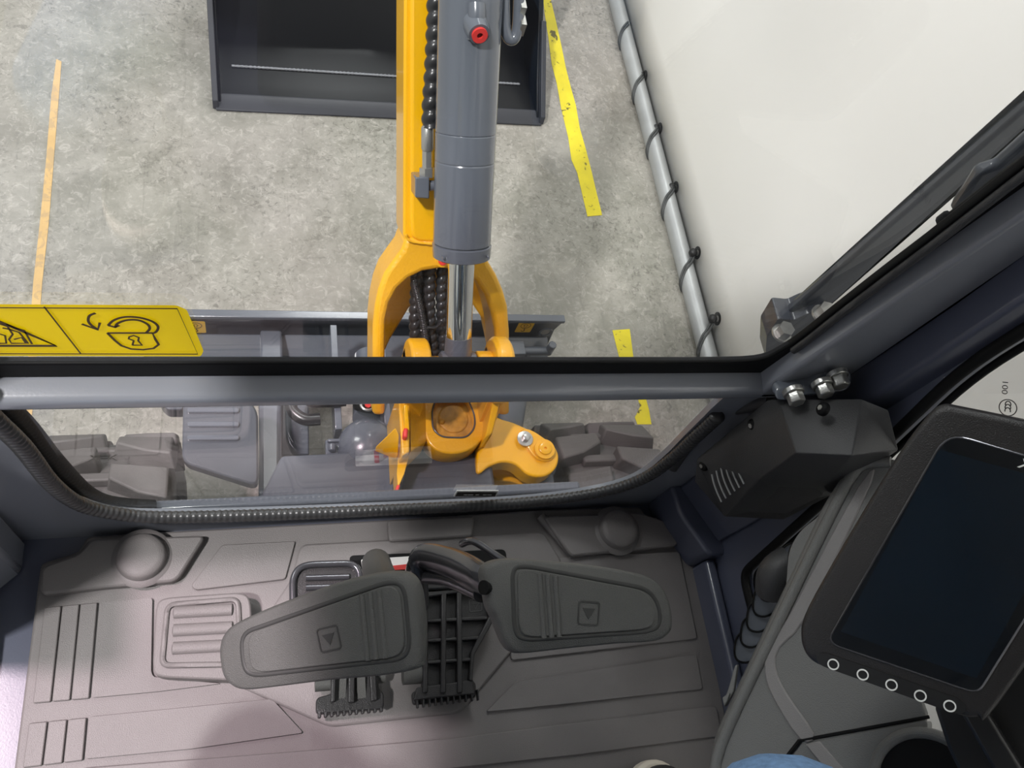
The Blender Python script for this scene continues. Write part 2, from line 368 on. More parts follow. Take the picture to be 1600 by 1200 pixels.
for s0, s1 in ((0, .016), (BW - .016, BW)):
    part('side_plate', prism([bp(s0, t, z) for t, z in side], ax * (s1 - s0)), 'bucket', bk, bevel=.002)
    part('side_cutter', prism([bp(s0 - (.008 if s0 == 0 else -.008), t, z) for t, z in [(-.002, 0), (.0, .03), (.24, .2), (.28, .17), (.1, .02)]], ax * (s1 - s0)), 'lip', bk, bevel=.002)
part('cutting_edge', prism([bp(0, t, z) for t, z in [(-.008, 0), (-.008, .004), (.03, .02), (.042, .02), (.042, 0)]], ax * BW), 'lip', bk, bevel=.002, label='lighter grey cutting edge')
part('weld_bead', tube(densp([bp(.05, .148, .021), bp(BW - .05, .148, .021)], .006), .004, 8, rf=lambda s, a: 1 + .3 * math.sin(s * 500)), 'weld', bk, label='shiny weld bead across the bucket floor')

# ================================================================ BOOM ASSEMBLY
A0 = Wd(722, 370, 1.37); A1 = Wd(735, 0, 1.22); U = (A1 - A0).normalized(); NB = V((0, U.z, -U.y)).normalized()
def BL(off, *pts): return [PL(a, b, A0 + NB * off, NB) for a, b in pts]
bm_ = empty('excavator_boom', Wd(700, 700, 1.55), 'yellow excavator boom with grey hydraulic cylinder and swing bracket in front of cab', 'boom')
arm = part('boom_arm', prism(BL(.075, (641, -260), (641, 340), (644, 372), (655, 378), (745, 382), (752, 360), (757, -260)), NB * .10), 'yellow', bm_, bevel=.006, seg=3)
arm2 = part('boom_flange', prism(BL(.083, (633, -260), (631, 100), (630, 366), (638, 392), (750, 392), (758, 366), (765, -260)), NB * .085), 'yellow', bm_, bevel=.004)
foot_out = BL(.077, (634, 372), (628, 390), (615, 408), (601, 428), (592, 452), (586, 480), (583, 510), (582, 650), (602, 650), (602, 530), (603, 500), (609, 474), (621, 452), (638, 436), (660, 425), (690, 420), (722, 424), (744, 440), (758, 462), (767, 488), (773, 515), (776, 545), (778, 650), (797, 650), (797, 520), (794, 480), (787, 455), (776, 430), (765, 412), (757, 392), (752, 372))
foot = part('boom_foot', prism(foot_out, NB * .095), 'cast', bm_, bevel=.009, seg=3)
# rear web of the fork
part('fork_web', prism(BL(.2, (600, 420), (770, 420), (785, 470), (792, 540), (768, 560), (755, 500), (735, 470), (700, 455), (640, 480), (610, 530), (596, 560), (590, 500)), NB * .03), 'cast', bm_, bevel=.004)
part('weld_seam', tube(crv(BL(.074, (634, 366), (640, 376), (660, 380), (690, 382), (740, 383)), 5), .0025, 8, rf=lambda s, a: 1 + .25 * math.sin(s * 700)), 'cast', bm_)
# cylinder
S = lambda px, py: (PL(px, py, A0, NB) - A0).dot(U)
s375, s400 = S(722, 376), S(722, 402); RB = .0475; s250, s205 = S(722, 252), S(722, 207)
brl = part('hydraulic_cylinder', lathe(A0, U, [(s375 - .002, RB), (s250 - .002, RB), (s250, RB - .0008), (s250 + .002, RB), (s205 - .0015, RB + .0001), (s205, RB - .0012), (s205 + .0015, RB), (.85, RB + .0)], 64), 'machine', bm_, smooth=15, label='dark grey cylinder barrel')
gl = part('gland', [lathe(A0, U, [(s400, RB - .003), (s400 + .002, RB + .0005), (s375 - .006, RB + .0015), (s375 - .004, RB - .003), (s375, RB - .003)], 64)] + [box(A0 + U * (s400 + (s375 - s400) * .4) + (Matrix.Rotation(a, 3, U) @ (-NB)) * (RB + .001), (.003, .003, .02), Matrix(((1, 0, 0), (0, U.y, U.z), (0, U.z, -U.y)))) for a in (-.9, .8)], 'machine', brl)
sr = S(718, 525)
part('piston_rod', lathe(A0, U, [(sr - .01, .0225), (s400 + .02, .0225)], 48), 'chrome', brl, label='chrome piston rod')
pin = A0 + U * S(716, 578)
part('rod_end', [lathe(A0, U, [((pin - A0).dot(U), .026), (sr - .012, .0235), (sr, .0232)], 40), cyl(pin - V((.031, 0, 0)), pin + V((.031, 0, 0)), .034, 40, .003)], 'machine', brl)
# port with red plug
pc = PL(743, 40, A0 - NB * RB * .9, NB); pd = (-NB + U * -.55 + V((.08, 0, 0))).normalized()
pt = part('port_boss', [tube([pc - pd * .01, pc + pd * .006, pc + pd * .022], [.02, .018, .0155], 28), tube(crv([pc + U * .028, pc + U * .01 - NB * .004, pc - U * .018], 5), .013, 16)], 'machine', brl)
pe = pc + pd * .022
part('port_plug', lathe_ring(pe, pd, .0045, .0115, .004), 'red', pt, label='red plastic plug'); part('plug_recess', lathe(pe - pd * .001, pd, [(0, .005), (.0015, .005)], 16), 'redhole', pt)
# steel line on the right of the barrel
hl = crv([PL(786, -80, A0 + NB * -.0, NB), PL(788, 20, A0, NB), PL(790, 48, A0, NB), PL(797, 62, A0, NB), PL(806, 55, A0, NB), PL(810, 20, A0, NB), PL(812, -80, A0, NB)], 6)
part('steel_pipe', tube(hl, .0085, 16), 'machine', bm_)
for q in (14, 40): part('pipe_clip', box(PL(815, q, A0, NB), (.008, .02, .022)), 'zinc', bm_)
# spiral wrapped hose
def spiral(path, r, period, d=.32, name='hydraulic_hose', parent=None, lean=1):
    p = densp(crv(path, 6), period / 9)
    return part(name, tube(p, r, 20, rf=lambda s, a: 1 - d * (1 - abs(math.sin(PI * s / period + a * .5 * lean)) ** .7)), 'hose', parent or bm_, smooth=80)
h1 = spiral(BL(.045, (684, -150), (681, 0), (679, 60), (676, 120), (673, 160), (672, 199)), .0145, .0205)
ferr = part('hose_ferrule', [tube(BL(.045, (668, 196), (668, 200), (668, 232), (668, 236)), [.0085, .0105, .0105, .0085], 12)], 'zinc', h1)
part('hex_nut', [tube(BL(.045, (668, 236), (668, 262)), .0088, 6), tube(BL(.045, (667, 262), (667, 276)), .0125, 6)], 'zinc', h1)
fb = BL(.03, (649, 277), (671, 277), (671, 311), (649, 309)); part('port_block', prism(fb, NB * .045), 'machine', bm_, bevel=.002)
part('port_tube', cyl(*BL(.045, (671, 290), (684, 290)), .009, 20), 'machine', bm_)
# hoses in the fork
for a, r, o_ in (((653, 410), (650, 450), (648, 500), (650, 560), (650, 660)), .0115, .13), (((673, 405), (671, 450), (672, 500), (677, 560), (680, 660)), .0115, .125), (((692, 405), (690, 440), (690, 500), (694, 560), (698, 660)), .0115, .13), (((660, 405), (661, 450), (661, 500), (664, 560), (666, 660)), .0115, .155), (((706, 405), (706, 450), (706, 500), (708, 560), (712, 660)), .0115, .15):
    spiral(BL(o_, *a), r, .0165)
thin = densp(crv(BL(.105, (645, 405), (647, 440), (654, 470), (662, 510), (667, 560), (668, 640)), 6), .0008)
part('corrugated_conduit', tube(thin, .0062, 12, rf=lambda s, a: 1 + .12 * math.sin(s * 2 * PI / .0032)), 'hose', bm_, smooth=80)
part('cable_tie', tube(crv(BL(.104, (657, 517), (668, 512), (680, 512), (690, 503)), 5), .003, 8), 'hose', bm_)
gn = PL(691, 406, A0 + NB * .077, NB)
gz = part('grease_boss', lathe_ring(gn + NB * .004, -NB, .005, .0125, .008), 'cast', bm_); part('grease_cap', lathe_ring(gn, -NB, .003, .008, .007, 20), 'red', gz, label='red plastic cap')
# swing bracket
br = part('swing_bracket', [
    cyl(pin + V((-.132, 0, 0)), pin + V((-.088, 0, 0)), .022, 32, .003), cyl(pin + V((-.155, 0, -.0)), pin + V((-.132, 0, -.0)), .017, 24),
    cyl(pin + V((-.09, 0, 0)), pin + V((-.055, 0, 0)), .056, 44, .004), cyl(pin + V((-.056, 0, 0)), pin + V((-.033, 0, 0)), .025, 32, .002), prism([pin + V((-.09, -.035, 0)), pin + V((-.09, .046, 0)), pin + V((-.09, .05, -.16)), pin + V((-.09, -.06, -.16))], (.034, 0, 0)),
    ], 'cast', bm_, bevel=.002)
part('bracket_lug', [cyl(pin + V((.033, 0, 0)), pin + V((.062, 0, 0)), .034, 32, .002), cyl(pin + V((.06, 0, 0)), pin + V((.092, 0, 0)), .06, 48, .006),
    prism([pin + V((.06, -.035, 0)), pin + V((.06, .05, 0)), pin + V((.06, .05, -.16)), pin + V((.06, -.06, -.16))], (.032, 0, 0)),
], 'cast', bm_, bevel=.002)
zb = -.25
cup = part('pivot_cup', holed([rp(ZL(zb, (664, 600), (766, 600), (772, 640), (762, 676), (742, 700), (712, 710), (684, 706), (666, 690), (658, 650)), .02),
                               rp(ZL(zb, (684, 622), (729, 622), (741, 650), (741, 668), (729, 683), (690, 682), (677, 670), (676, 640)), .012)], UP, .05, .004), 'cast', bm_)
part('swing_pin', [prism(ZL(zb - .016, (670, 610), (745, 610), (750, 690), (670, 690)), (0, 0, -.03)), lathe(Zp(708, 655, zb - .017), UP, [(0, .03), (.004, .028), (.005, .012), (.006, .004)], 32), lathe(Zp(690, 660, zb - .016), UP, [(0, .006), (.008, .005), (.01, .001)], 14)], 'grease', cup, bevel=.002, label='greasy dirty pin plate')
part('groove_ring', tube(densp(rp(ZL(zb + .001, (683, 620), (730, 620), (742, 650), (742, 669), (729, 684), (690, 683), (676, 671), (675, 640)), .012), .01), .0016, 8, closed=True), 'machinedark', cup)
part('side_cheek', [prism(ZL(zb + .06, (622, 610), (640, 610), (641, 640), (640, 706), (628, 712)) , (0, 0, -.16)), prism([Zp(640, 612, zb + .06), Zp(664, 606, zb), Zp(666, 690, zb), Zp(642, 706, zb + .05)], (0, 0, -.12))], 'cast', bm_, bevel=.003)
part('side_cheek', [prism([Zp(748, 610, zb), Zp(770, 606, zb + .06), Zp(790, 606, zb + .09), Zp(768, 682, zb + .03), Zp(758, 690, zb)], (0, 0, -.11)), prism([Zp(776, 600, zb + .1), Zp(789, 600, zb + .1), Zp(770, 676, zb + .04), Zp(758, 684, zb + .03)], (0, 0, -.10))], 'yellow', bm_, bevel=.003)
part('swing_tab', [prism([Zp(587, 698, zb + .03), Zp(618, 668, zb + .07), Zp(623, 680, zb + .07), Zp(622, 712, zb + .03)], (0, 0, -.02)), prism([Zp(623, 706, zb + .02), Zp(644, 694, zb + .02), Zp(632, 740, zb + .02), Zp(622, 762, zb + .03), Zp(620, 740, zb + .02)], (0, 0, -.05)), prism([Zp(631, 632, zb + .09), Zp(637, 632, zb + .09), Zp(640, 672, zb + .07), Zp(633, 672, zb + .07)], (0, 0, -.06))], 'yellow', bm_, bevel=.0015)
part('tab_cap', prism(ZL(zb + .075, (631, 668), (638, 668), (637, 684), (630, 682)), (0, 0, -.03)), 'red', bm_, bevel=.003, label='red protective cap')
part('tab_cap', prism(ZL(zb + .036, (620, 757), (626, 757), (622, 768), (618, 766)), (0, 0, -.02)), 'red', bm_, bevel=.002, label='red protective cap')
0 and part('zinc_washer', [lathe_ring(Zp(629, 632, zb + .1), UP, .003, .01, .003), lathe_ring(Zp(629, 672, zb + .08), UP, .004, .014, .003)], 'zinc', bm_)
lev = [(755, 650), (785, 655), (812, 664), (846, 682), (864, 694), (873, 712), (868, 732), (850, 744), (826, 742), (806, 726), (785, 722), (765, 728), (745, 735)]
swl = part('swing_lever', prism(crv(ZL(-.28, *lev), 4, True), (0, 0, -.045)), 'yellow', bm_, bevel=.004, seg=3)
part('lever_pad', prism(rp([p + V((0, 0, .006)) for p in ZL(-.28, (808, 676), (824, 669), (866, 698), (868, 716), (852, 724), (832, 716))], .025), (0, 0, -.01)), 'yellow', swl, bevel=.002)
c1 = Zp(820, 686, -.272); part('washer_bolt', [lathe(c1, UP, [(0, .0155), (.003, .0155), (.0035, .014)], 28), lathe(c1, UP, [(.003, .0085), (.013, .0085), (.014, .007)], 6)], 'zinc', swl, label='zinc bolt with washer')
c2 = Zp(850, 703, -.272); part('lever_pin', lathe(c2, UP, [(0, .02), (.006, .02), (.0065, .013), (.01, .0125), (.011, .011), (.0105, .003), (.006, .002)], 36), 'yellow', swl, bevel=0)
part('lower_lug', prism(crv(ZL(-.37, (760, 690), (820, 712), (862, 722), (860, 742), (835, 762), (800, 752), (770, 745)), 4, True), (0, 0, -.04)), 'cast', bm_, bevel=.003)
part('swing_cylinder_rod', [tube([Zp(850, 742, -.33), Zp(858, 800, -.36)], .018, 20), cyl(Zp(846, 728, -.33), Zp(846, 728, -.37), .03, 28)], 'machine', bm_)

# ================================================================ MACHINE BASE (undercarriage + main frame)
uc = empty('excavator_undercarriage', (.24, .2, G), 'grey excavator undercarriage with rubber tracks, dozer blade and front frame below the cab', 'undercarriage')
def track(x0, x1, name_lab):
    yc0, yc1, zc, R = .50, -1.0, G + .215, .17; geo = []
    path = [V(((x0 + x1) / 2, yc1, zc - R)), V(((x0 + x1) / 2, yc0, zc - R))]
    loop = []
    for k in range(13): a = -PI / 2 + PI * k / 12; loop.append(V((0, yc0 + R * math.cos(a), zc + R * math.sin(a))))
    for k in range(13): a = PI / 2 + PI * k / 12; loop.append(V((0, yc1 + R * math.cos(a), zc + R * math.sin(a))))
    outer = [V((x0 + .02, p.y, p.z)) for p in loop]
    tr = part('rubber_track', prism(outer, (x1 - x0 - .04, 0, 0)), 'track', uc, bevel=.01, label=name_lab)
    L1 = yc0 - yc1; tot = 2 * L1 + 2 * PI * R; W_ = x1 - x0; lug = []
    def at(s):
        s = s % tot
        if s < L1: return V((0, yc0 - s, zc + R)), V((0, 0, 1)), V((0, -1, 0))
        s -= L1
        if s < PI * R: a = PI / 2 + s / R; return V((0, yc1 + R * math.cos(a), zc + R * math.sin(a))), V((0, math.cos(a), math.sin(a))), V((0, -math.sin(a), math.cos(a)))
        s -= PI * R
        if s < L1: return V((0, yc1 + s, zc - R)), V((0, 0, -1)), V((0, 1, 0))
        s -= L1; a = -PI / 2 + s / R; return V((0, yc0 + R * math.cos(a), zc + R * math.sin(a))), V((0, math.cos(a), math.sin(a))), V((0, -math.sin(a), math.cos(a)))
    pitch = .085; n = int(tot / pitch)
    for i in range(n):
        for sd in (0, 1):
            s0 = (i + (.5 if sd else 0)) * tot / n
            xa, xb = (x0, x0 + W_ * .47) if sd == 0 else (x0 + W_ * .53, x1)
            xi = xb if sd == 0 else xa; xo = xa if sd == 0 else xb
            lo = [(xo, -.022), (xi, -.034), (xi, -.004), ((xi + xo) / 2, .022), (xo, .034)]
            base, top = [], []
            for X_, ds in lo:
                p, nn, tt = at(s0 + ds); k = .86 
                base.append(V((X_, p.y, p.z)) - nn * .004)
                top.append(V(((X_ - (xi + xo) / 2) * k + (xi + xo) / 2, p.y, p.z)) + nn * .038)
            m_ = len(base); lug.append((base + top, [list(range(m_))[::-1], [m_ + j for j in range(m_)]] + [[j, (j + 1) % m_, m_ + (j + 1) % m_, m_ + j] for j in range(m_)]))
        # link bars in the middle
        p, nn, tt = at((i + .25) * tot / n); lug.append(box(V(((x0 + x1) / 2, p.y, p.z)) + nn * .008, (W_ * .5, .02, .02), Matrix((V((1, 0, 0)), tt, nn)).transposed()))
    part('tread_lugs', lug, 'track', tr, bevel=.004)
    part('idler_wheel', cyl((x0 + .07, yc0, zc), (x1 - .07, yc0, zc), R - .03, 32, .01), 'machinedark', uc)
track(-.40, -.155, 'left rubber track'); track(.60, .845, 'right rubber track')
part('track_letters', [text('X', (-.29, .60, G + .215 + .185), (1, 0, 0), (0, .8, -.6), .03), text('K', (-.26, .60, G + .215 + .185), (1, 0, 0), (0, .8, -.6), .03)], 'ink', uc)
# dozer blade
bx0, bx1, byy = -.268, .745, 1.0
bl = part('dozer_blade', prism([V((bx0, byy, -.58)), V((bx0, byy + .012, -.58)), V((bx0, byy + .03, -.66)), V((bx0, byy + .01, -.78)), V((bx0, byy - .02, G + .004)), V((bx0, byy - .032, G + .004)), V((bx0, byy, -.78)), V((bx0, byy + .018, -.66))], (bx1 - bx0, 0, 0)), 'machinedark', uc, bevel=.002)
part('top_rail', bb((bx0, byy - .004, -.589), (bx1, byy + .016, -.577)), 'machine', bl, bevel=.002)
def bq(px, py, y=byy - .002): return Yp(px, py, y)
part('blade_stiffener', [prism([V((bx0 + .02, byy - .0, -.66)), V((bx0 + .02, byy - .075, -.7)), V((bx0 + .02, byy - .1, -.79)), V((bx0 + .02, byy, -.79))], (bx1 - bx0 - .04, 0, 0))], 'machine', bl, bevel=.006)
for hx in (.0, .40): part('hinge_block', bb((hx, byy - .17, -.79), (hx + .05, byy, -.64)), 'machine', bl, bevel=.006)
for sx, lab, hp in ((820, 'yellow lifting point sticker at the right end of the blade', (852, 517)), (306, 'yellow lifting point sticker at the left end of the blade', None)):
    c = bq(sx, 511); sk = part('lifting_sticker', prism(rp([c + V((-.021, 0, .026)), c + V((.021, 0, .026)), c + V((.021, 0, -.026)), c + V((-.021, 0, -.026))], .004), (0, -.0006, 0)), 'stick2', bl, label=lab)
    c = c + V((0, -.001, 0))
    part('pictogram', [ribbon([c + V((.013 * math.cos(a), 0, .009 + .013 * math.sin(a))) for a in [2 * PI * k / 24 for k in range(24)]], YN, .0012, closed=True),
                       ribbon([c + V(q) for q in ((-.003, 0, .002), (-.003, 0, .009), (-.006, 0, .009), (0, 0, .017), (.006, 0, .009), (.003, 0, .009), (.003, 0, .002))], YN, .001, closed=True),
                       ribbon(crv([c + V(q) for q in ((.001, 0, -.005), (.001, 0, -.011), (.003, 0, -.016), (-.001, 0, -.02), (-.006, 0, -.017))], 4), YN, .002)], 'ink', sk)
hc = bq(852, 518, byy - .004); part('lifting_eye', [lathe_ring(hc, YN, .0135, .019, .003)], 'machine', bl, label='round lifting hole rim'); part('eye_opening', lathe(hc, YN, [(0, .0137), (.0012, .0137)], 28), mat('hole_through', (150, 148, 142), .8), bl)
g = V((.66, byy - .05, -.65)); part('blade_hook', [bb(g + V((-.07, -.02, -.02)), g + V((-.015, .02, .02))), cyl(g + V((-.02, 0, 0)), g + V((.06, 0, 0)), .012), cyl(g + V((.055, 0, -.01)), g + V((.055, 0, .035)), .011, 8), tube(crv([g + V((.0, 0, 0)), g + V((-.01, -.01, -.05)), g + V((-.012, -.02, -.09))], 5), .011)], 'machine', bl, bevel=.002)
# arms of the blade and front frame
part('blade_arm', prism([Zp(404, 560, -.56), Zp(440, 560, -.56), Zp(440, 800, -.50), Zp(404, 800, -.50)], (0, 0, -.09)), 'machine', uc, bevel=.01)
part('blade_arm', prism([Zp(835, 560, -.58), Zp(790, 560, -.58), Zp(770, 760, -.50), Zp(800, 790, -.50)], (0, 0, -.09)), 'machinedark', uc, bevel=.01)
part('frame_plate', prism(rp(ZL(-.44, (440, 712), (560, 706), (640, 703), (640, 830), (400, 830), (410, 770)), .008), (0, 0, -.05)), 'machine', uc, bevel=.004)
part('frame_plate', prism(ZL(-.60, (440, 560), (482, 560), (483, 710), (440, 712)), (0, 0, -.03)), 'machinedark', uc, bevel=.003)
dome = Zp(577, 690, -.44)
cylb = part('blade_cylinder', [tube([Zp(577, 560, -.6), Zp(577, 655, -.52)], .036, 28), lathe(dome + V((0, -.0, -.08)), UP, [(0, .062), (.05, .062), (.075, .055), (.092, .035), (.098, .001)], 40), bb(dome + V((-.085, -.018, -.06)), dome + V((-.04, .018, -.03))), bb(dome + V((-.062, .05, -.12)), dome + V((-.048, .3, -.05))), bb(dome + V((.042, .05, -.12)), dome + V((.056, .3, -.05)))], 'machine', uc, bevel=.001)
part('collar', lathe(Zp(576, 640, -.49), (Zp(576, 625, -.48) - Zp(576, 640, -.49)), [(0, .03), (.012, .034), (.025, .034)], 28), 'seal', cylb)
q = Zp(575, 632, -.445); part('cylinder_plug', [lathe(q, (0, -.6, .8), [(0, .007), (.006, .007), (.011, .004)], 14)], 'red', cylb, label='red plastic plug')
part('pin_keeper', tube(crv(ZL(-.44, (563, 624), (565, 636), (575, 641), (586, 636), (588, 624)), 5), .003, 8), 'zinc', cylb)
part('front_hose', [tube(crv(ZL(-.5, (470, 600), (458, 620), (456, 640), (475, 655), (500, 655)), 6), .013, 14), tube(crv(ZL(-.48, (470, 590), (480, 624), (510, 628), (540, 626)), 6), .012, 14)], 'hose', uc)
part('hose_fitting', cyl(Zp(540, 620, -.46), Zp(556, 620, -.46), .013, 6), 'zinc', uc)
part('frame_bracket', [prism(ZL(-.46, (512, 685), (548, 685), (548, 690), (512, 690)), (0, 0, -.03)), cyl(Zp(519, 694, -.46), Zp(519, 705, -.46), .008, 12)], 'machine', uc, bevel=.002)
stp = part('step_plate', prism(rp(ZL(-.40, (286, 622), (382, 618), (403, 640), (404, 760), (284, 722)), .02), (0, 0, -.03)), 'machinedark', uc, bevel=.004)
part('step_ribs', [prism(rp([p for p in ZL(-.394, (292, y0), (374, y0), (374, y0 + 8), (292, y0 + 8))], .006), (0, 0, -.008)) for y0 in (636, 658, 679)], 'machine', stp, bevel=.002)
part('step_bracket', [prism(rp(ZL(-.5, (236, 600), (285, 600), (286, 640), (262, 640), (252, 632)), .006), (0, 0, -.04))], 'machinedark', uc, bevel=.003)
# swing post and mount plate
mp_ = part('swing_post_mount', prism([Zp(634, 690, -.31), Zp(764, 686, -.31), Zp(780, 790, -.27), Zp(618, 800, -.27)], (0, 0, -.24)), 'machinedark', uc, bevel=.008)
part('mount_weld', tube(densp([Zp(640, 694, -.305), Zp(626, 755, -.28)], .004), .0035, 8, rf=lambda s, a: 1 + .3 * math.sin(s * 700)), 'weld', mp_)
pl0 = [Yp(714, 767, .3462), Yp(779, 767, .3462), Yp(775, 776, .3462), Yp(709, 776, .3462)]
lp = empty('label_plate', pl0[0], 'small black label plate with white border stuck at the foot of the lower window', 'label plate')
part('plate', prism(pl0, (0, .001, 0)), 'white', lp)
def lerp2(Q, a, b): return Q[0].lerp(Q[1], a).lerp(Q[3].lerp(Q[2], a), b)
part('black_field', prism([lerp2(pl0, a, b) + V((0, -.0006, 0)) for a, b in ((.03, .2), (.97, .2), (.97, .9), (.03, .9))], (0, .0005, 0)), 'ink', lp)
part('lettering', [ribbon([lerp2(pl0, a, .55) + V((0, -.001, 0)), lerp2(pl0, b, .55) + V((0, -.001, 0))], YN, .0014) for a, b in ((.2, .28), (.3, .42), (.48, .56), (.66, .74), (.76, .86))], 'white', lp)

# ================================================================ CAB SHELL (the room we stand in)
GY = .352
w1 = part('window_1', prism([(-.32, GY + .008, .41), (.60, GY + .008, .41), (.70, GY + .008, 1.5), (-.32, GY + .008, 1.5)], (0, .004, 0)), 'glass'); w1['kind'] = 'structure'
part('window_frame', [prism(rp([V((-.36, .336, .396)), V((-.36, .362, .396)), V((-.36, .362, .422)), V((-.36, .336, .416))], .007), (.94, 0, 0))], 'cab', w1, smooth=50)
sa, sb, sc_, sd_ = Yp(1253, 572, .336), Yp(1600, 338, .336), Yp(1328, 590, .336), Yp(1600, 404, .336)
ext = lambda p, q, z: p + (q - p) * ((z - p.z) / (q.z - p.z))
part('window_frame', [prism([ext(sa, sb, .40), ext(sc_, sd_, .40), ext(sc_, sd_, 1.52), ext(sa, sb, 1.52)], (0, .036, 0))], 'cab', w1, bevel=.006, seg=3)
gl_ = crv(YL(.358, (1080, 567), (1180, 564), (1222, 548), (1260, 522), (1300, 490), (1380, 428), (1462, 366), (1600, 258)), 5)
top_ = ext(gl_[-8], gl_[-1], 1.54)
inn = [V((-.5, .358, gl_[0].z))] + gl_ + [top_, V((-.5, .358, 1.54))]
part('rubber_seal', holed([[V((-.52, .358, .415)), ext(sa, sb, .415) + V((.012, .022, 0)), ext(sa, sb, 1.56) + V((.012, .022, 0)), V((-.52, .358, 1.56))], inn], YN, .008, .002), 'seal', w1)
part('seal_lip', tube(densp([p + V((.004, -.004, -.006)) for p in gl_[12:] + [top_]], .02), .004, 8), 'black', w1)
# --- lower window with its panel
def yl(pts, y=.342): return YL(y, *pts)
hole = crv(yl([(-60, 560), (-20, 625), (30, 690), (75, 745), (118, 780), (170, 799), (240, 804), (400, 801), (600, 793), (800, 783), (920, 768), (990, 748), (1035, 715), (1070, 680), (1110, 640), (1150, 600), (1150, 560)]), 4, True)
PN = [V((-.36, .342, -.03)), V((.66, .342, -.03)), V((.66, .342, .45)), V((-.36, .342, .45))]
w2 = part('window_2', prism([V((-.33, .347, .03)), V((.62, .347, .03)), V((.62, .347, .392)), V((-.33, .347, .392))], (0, .004, 0)), 'glass'); w2['kind'] = 'structure'
topz = .394
hl_ = [V((min(max(p.x, -.32), .60), p.y, min(p.z, topz))) for p in hole]
part('window_frame', holed([[V((-.36, .342, -.03)), V((.64, .342, -.03)), V((.64, .342, .40)), V((-.36, .342, .40))], hl_], YN, .008), 'cab', w2)
edge = crv(yl([(-60, 605), (-15, 650), (35, 698), (80, 755), (125, 788), (180, 802), (245, 808), (400, 805), (600, 797), (800, 787), (925, 772), (1000, 750), (1048, 718), (1085, 684), (1122, 650)], .337), 5)
path = densp(edge, .0016)
part('ribbed_trim', tube(path, .0095, 14, rf=lambda s, a: 1 + .07 * math.sin(s * 2 * PI / .0075), up=(0, -1, 0), flat=.8), 'trim', w2, smooth=80)
edge2 = crv(yl([(-60, 560), (-15, 618), (35, 668), (80, 722), (128, 770), (170, 790), (240, 796)], .36), 5)
part('rubber_seal', tube(densp(edge2, .01), .014, 12, up=(0, -1, 0), flat=.9), 'seal', w2)
edge3 = crv(yl([(960, 768), (1010, 742), (1045, 712), (1085, 672), (1130, 632), (1160, 600)], .36), 5)
part('rubber_seal', tube(densp(edge3, .01), .011, 12, up=(0, -1, 0), flat=.9), 'seal', w2)
t1 = part('trim_1', [bb((-.2, .357, -.02), (.46, .372, .026))], 'machine', bevel=.004); t1['kind'] = 'structure'
# cab floor plate under the mat, sills
t2 = part('trim_2', [bb((-.36, -1.0, -.05), (.66, .345, -.021))], 'cabdark', bevel=.003); t2['kind'] = 'structure'
t3 = part('trim_3', [bb((-.40, -1.0, -.04), (-.315, .26, .015)), prism([V((-.40, .2, -.02)), V((-.29, .30, -.02)), V((-.29, .34, -.02)), V((-.40, .34, -.02))], (0, 0, .12)), bb((-.40, .2, -.04), (-.345, .345, .45))], 'cab', bevel=.005); t3['kind'] = 'structure'
t4 = part('trim_4', [bb((-.38, .30, .4), (-.325, .37, 1.56)), bb((-.40, -1.0, 1.12), (-.36, .37, 1.57)), bb((-.40, -1.05, -.04), (-.35, -.62, 1.56)), bb((-.40, -1.08, -.04), (.68, -1.04, .75))], 'cab', bevel=.006); t4['kind'] = 'structure'  # includes an unseen door header, made deep to set the mat's shadow edge
t5 = part('trim_5', [prism(rp([V((.624, .30, 0)), V((.665, .285, 0)), V((.665, .37, 0)), V((.638, .372, 0))], .006), (0, 0, 1.56))], 'cabdark', smooth=50); t5['kind'] = 'structure'
rf_ = part('ceiling', bb((-.40, -1.1, 1.56), (.68, .40, 1.62)), 'liner', bevel=.01); rf_['kind'] = 'structure'
# right wall with its window
wx = .648
sh = rp([V((wx, .198, .105)), V((wx, .242, .36)), V((wx, .286, .575)), V((wx, .286, 1.45)), V((wx, -.75, 1.45)), V((wx, -.75, .105))], [.02, .05, .05, .05, .05, .05])
so_ = [V((wx, .345, -.05)), V((wx, .345, 1.56)), V((wx, -1.05, 1.56)), V((wx, -1.05, -.05))]
wr = part('wall_right_cab', holed([so_, sh], XN, .03, .003), 'cabdark'); wr.name = 'wall_cab_right'; wr['kind'] = 'structure'
w3 = part('window_3', prism([V((wx + .012, .29, .1)), V((wx + .012, .29, 1.46)), V((wx + .012, -.77, 1.46)), V((wx + .012, -.77, .1))], (.004, 0, 0)), 'glass'); w3['kind'] = 'structure'
part('rubber_seal', tube(densp(sh + [sh[0]], .02), .006, 10), 'seal', w3)
part('rubber_seal', tube(densp([p + V((.012, 0, 0)) + (V((0, (-.3 - p.y), (.8 - p.z))).normalized() * .008) for p in sh + [sh[0]]], .02), .004, 10), 'seal', w3)
# mark on the side glass
gm = Xp(1575, 637, wx + .0115); uu, ww = V((0, -.85, -.5)).normalized(), V((0, -.5, .85)).normalized()
part('glass_mark', [ribbon([gm + (uu * math.cos(a) * .0075 + ww * math.sin(a) * .0095) for a in [2 * PI * k / 28 for k in range(28)]], XN, .0008, closed=True)] +
     [ribbon([gm + uu * d + (uu * math.cos(a) * .003 + ww * math.sin(a) * .003) for a in [PI * .4 + PI * 1.2 * k / 10 for k in range(11)]], XN, .0009) for d in (-.003, .0, .003)] +
     [text('001', gm + V((0, .018, .006)), uu * -1, ww * -1, .009)], 'ink', w3)
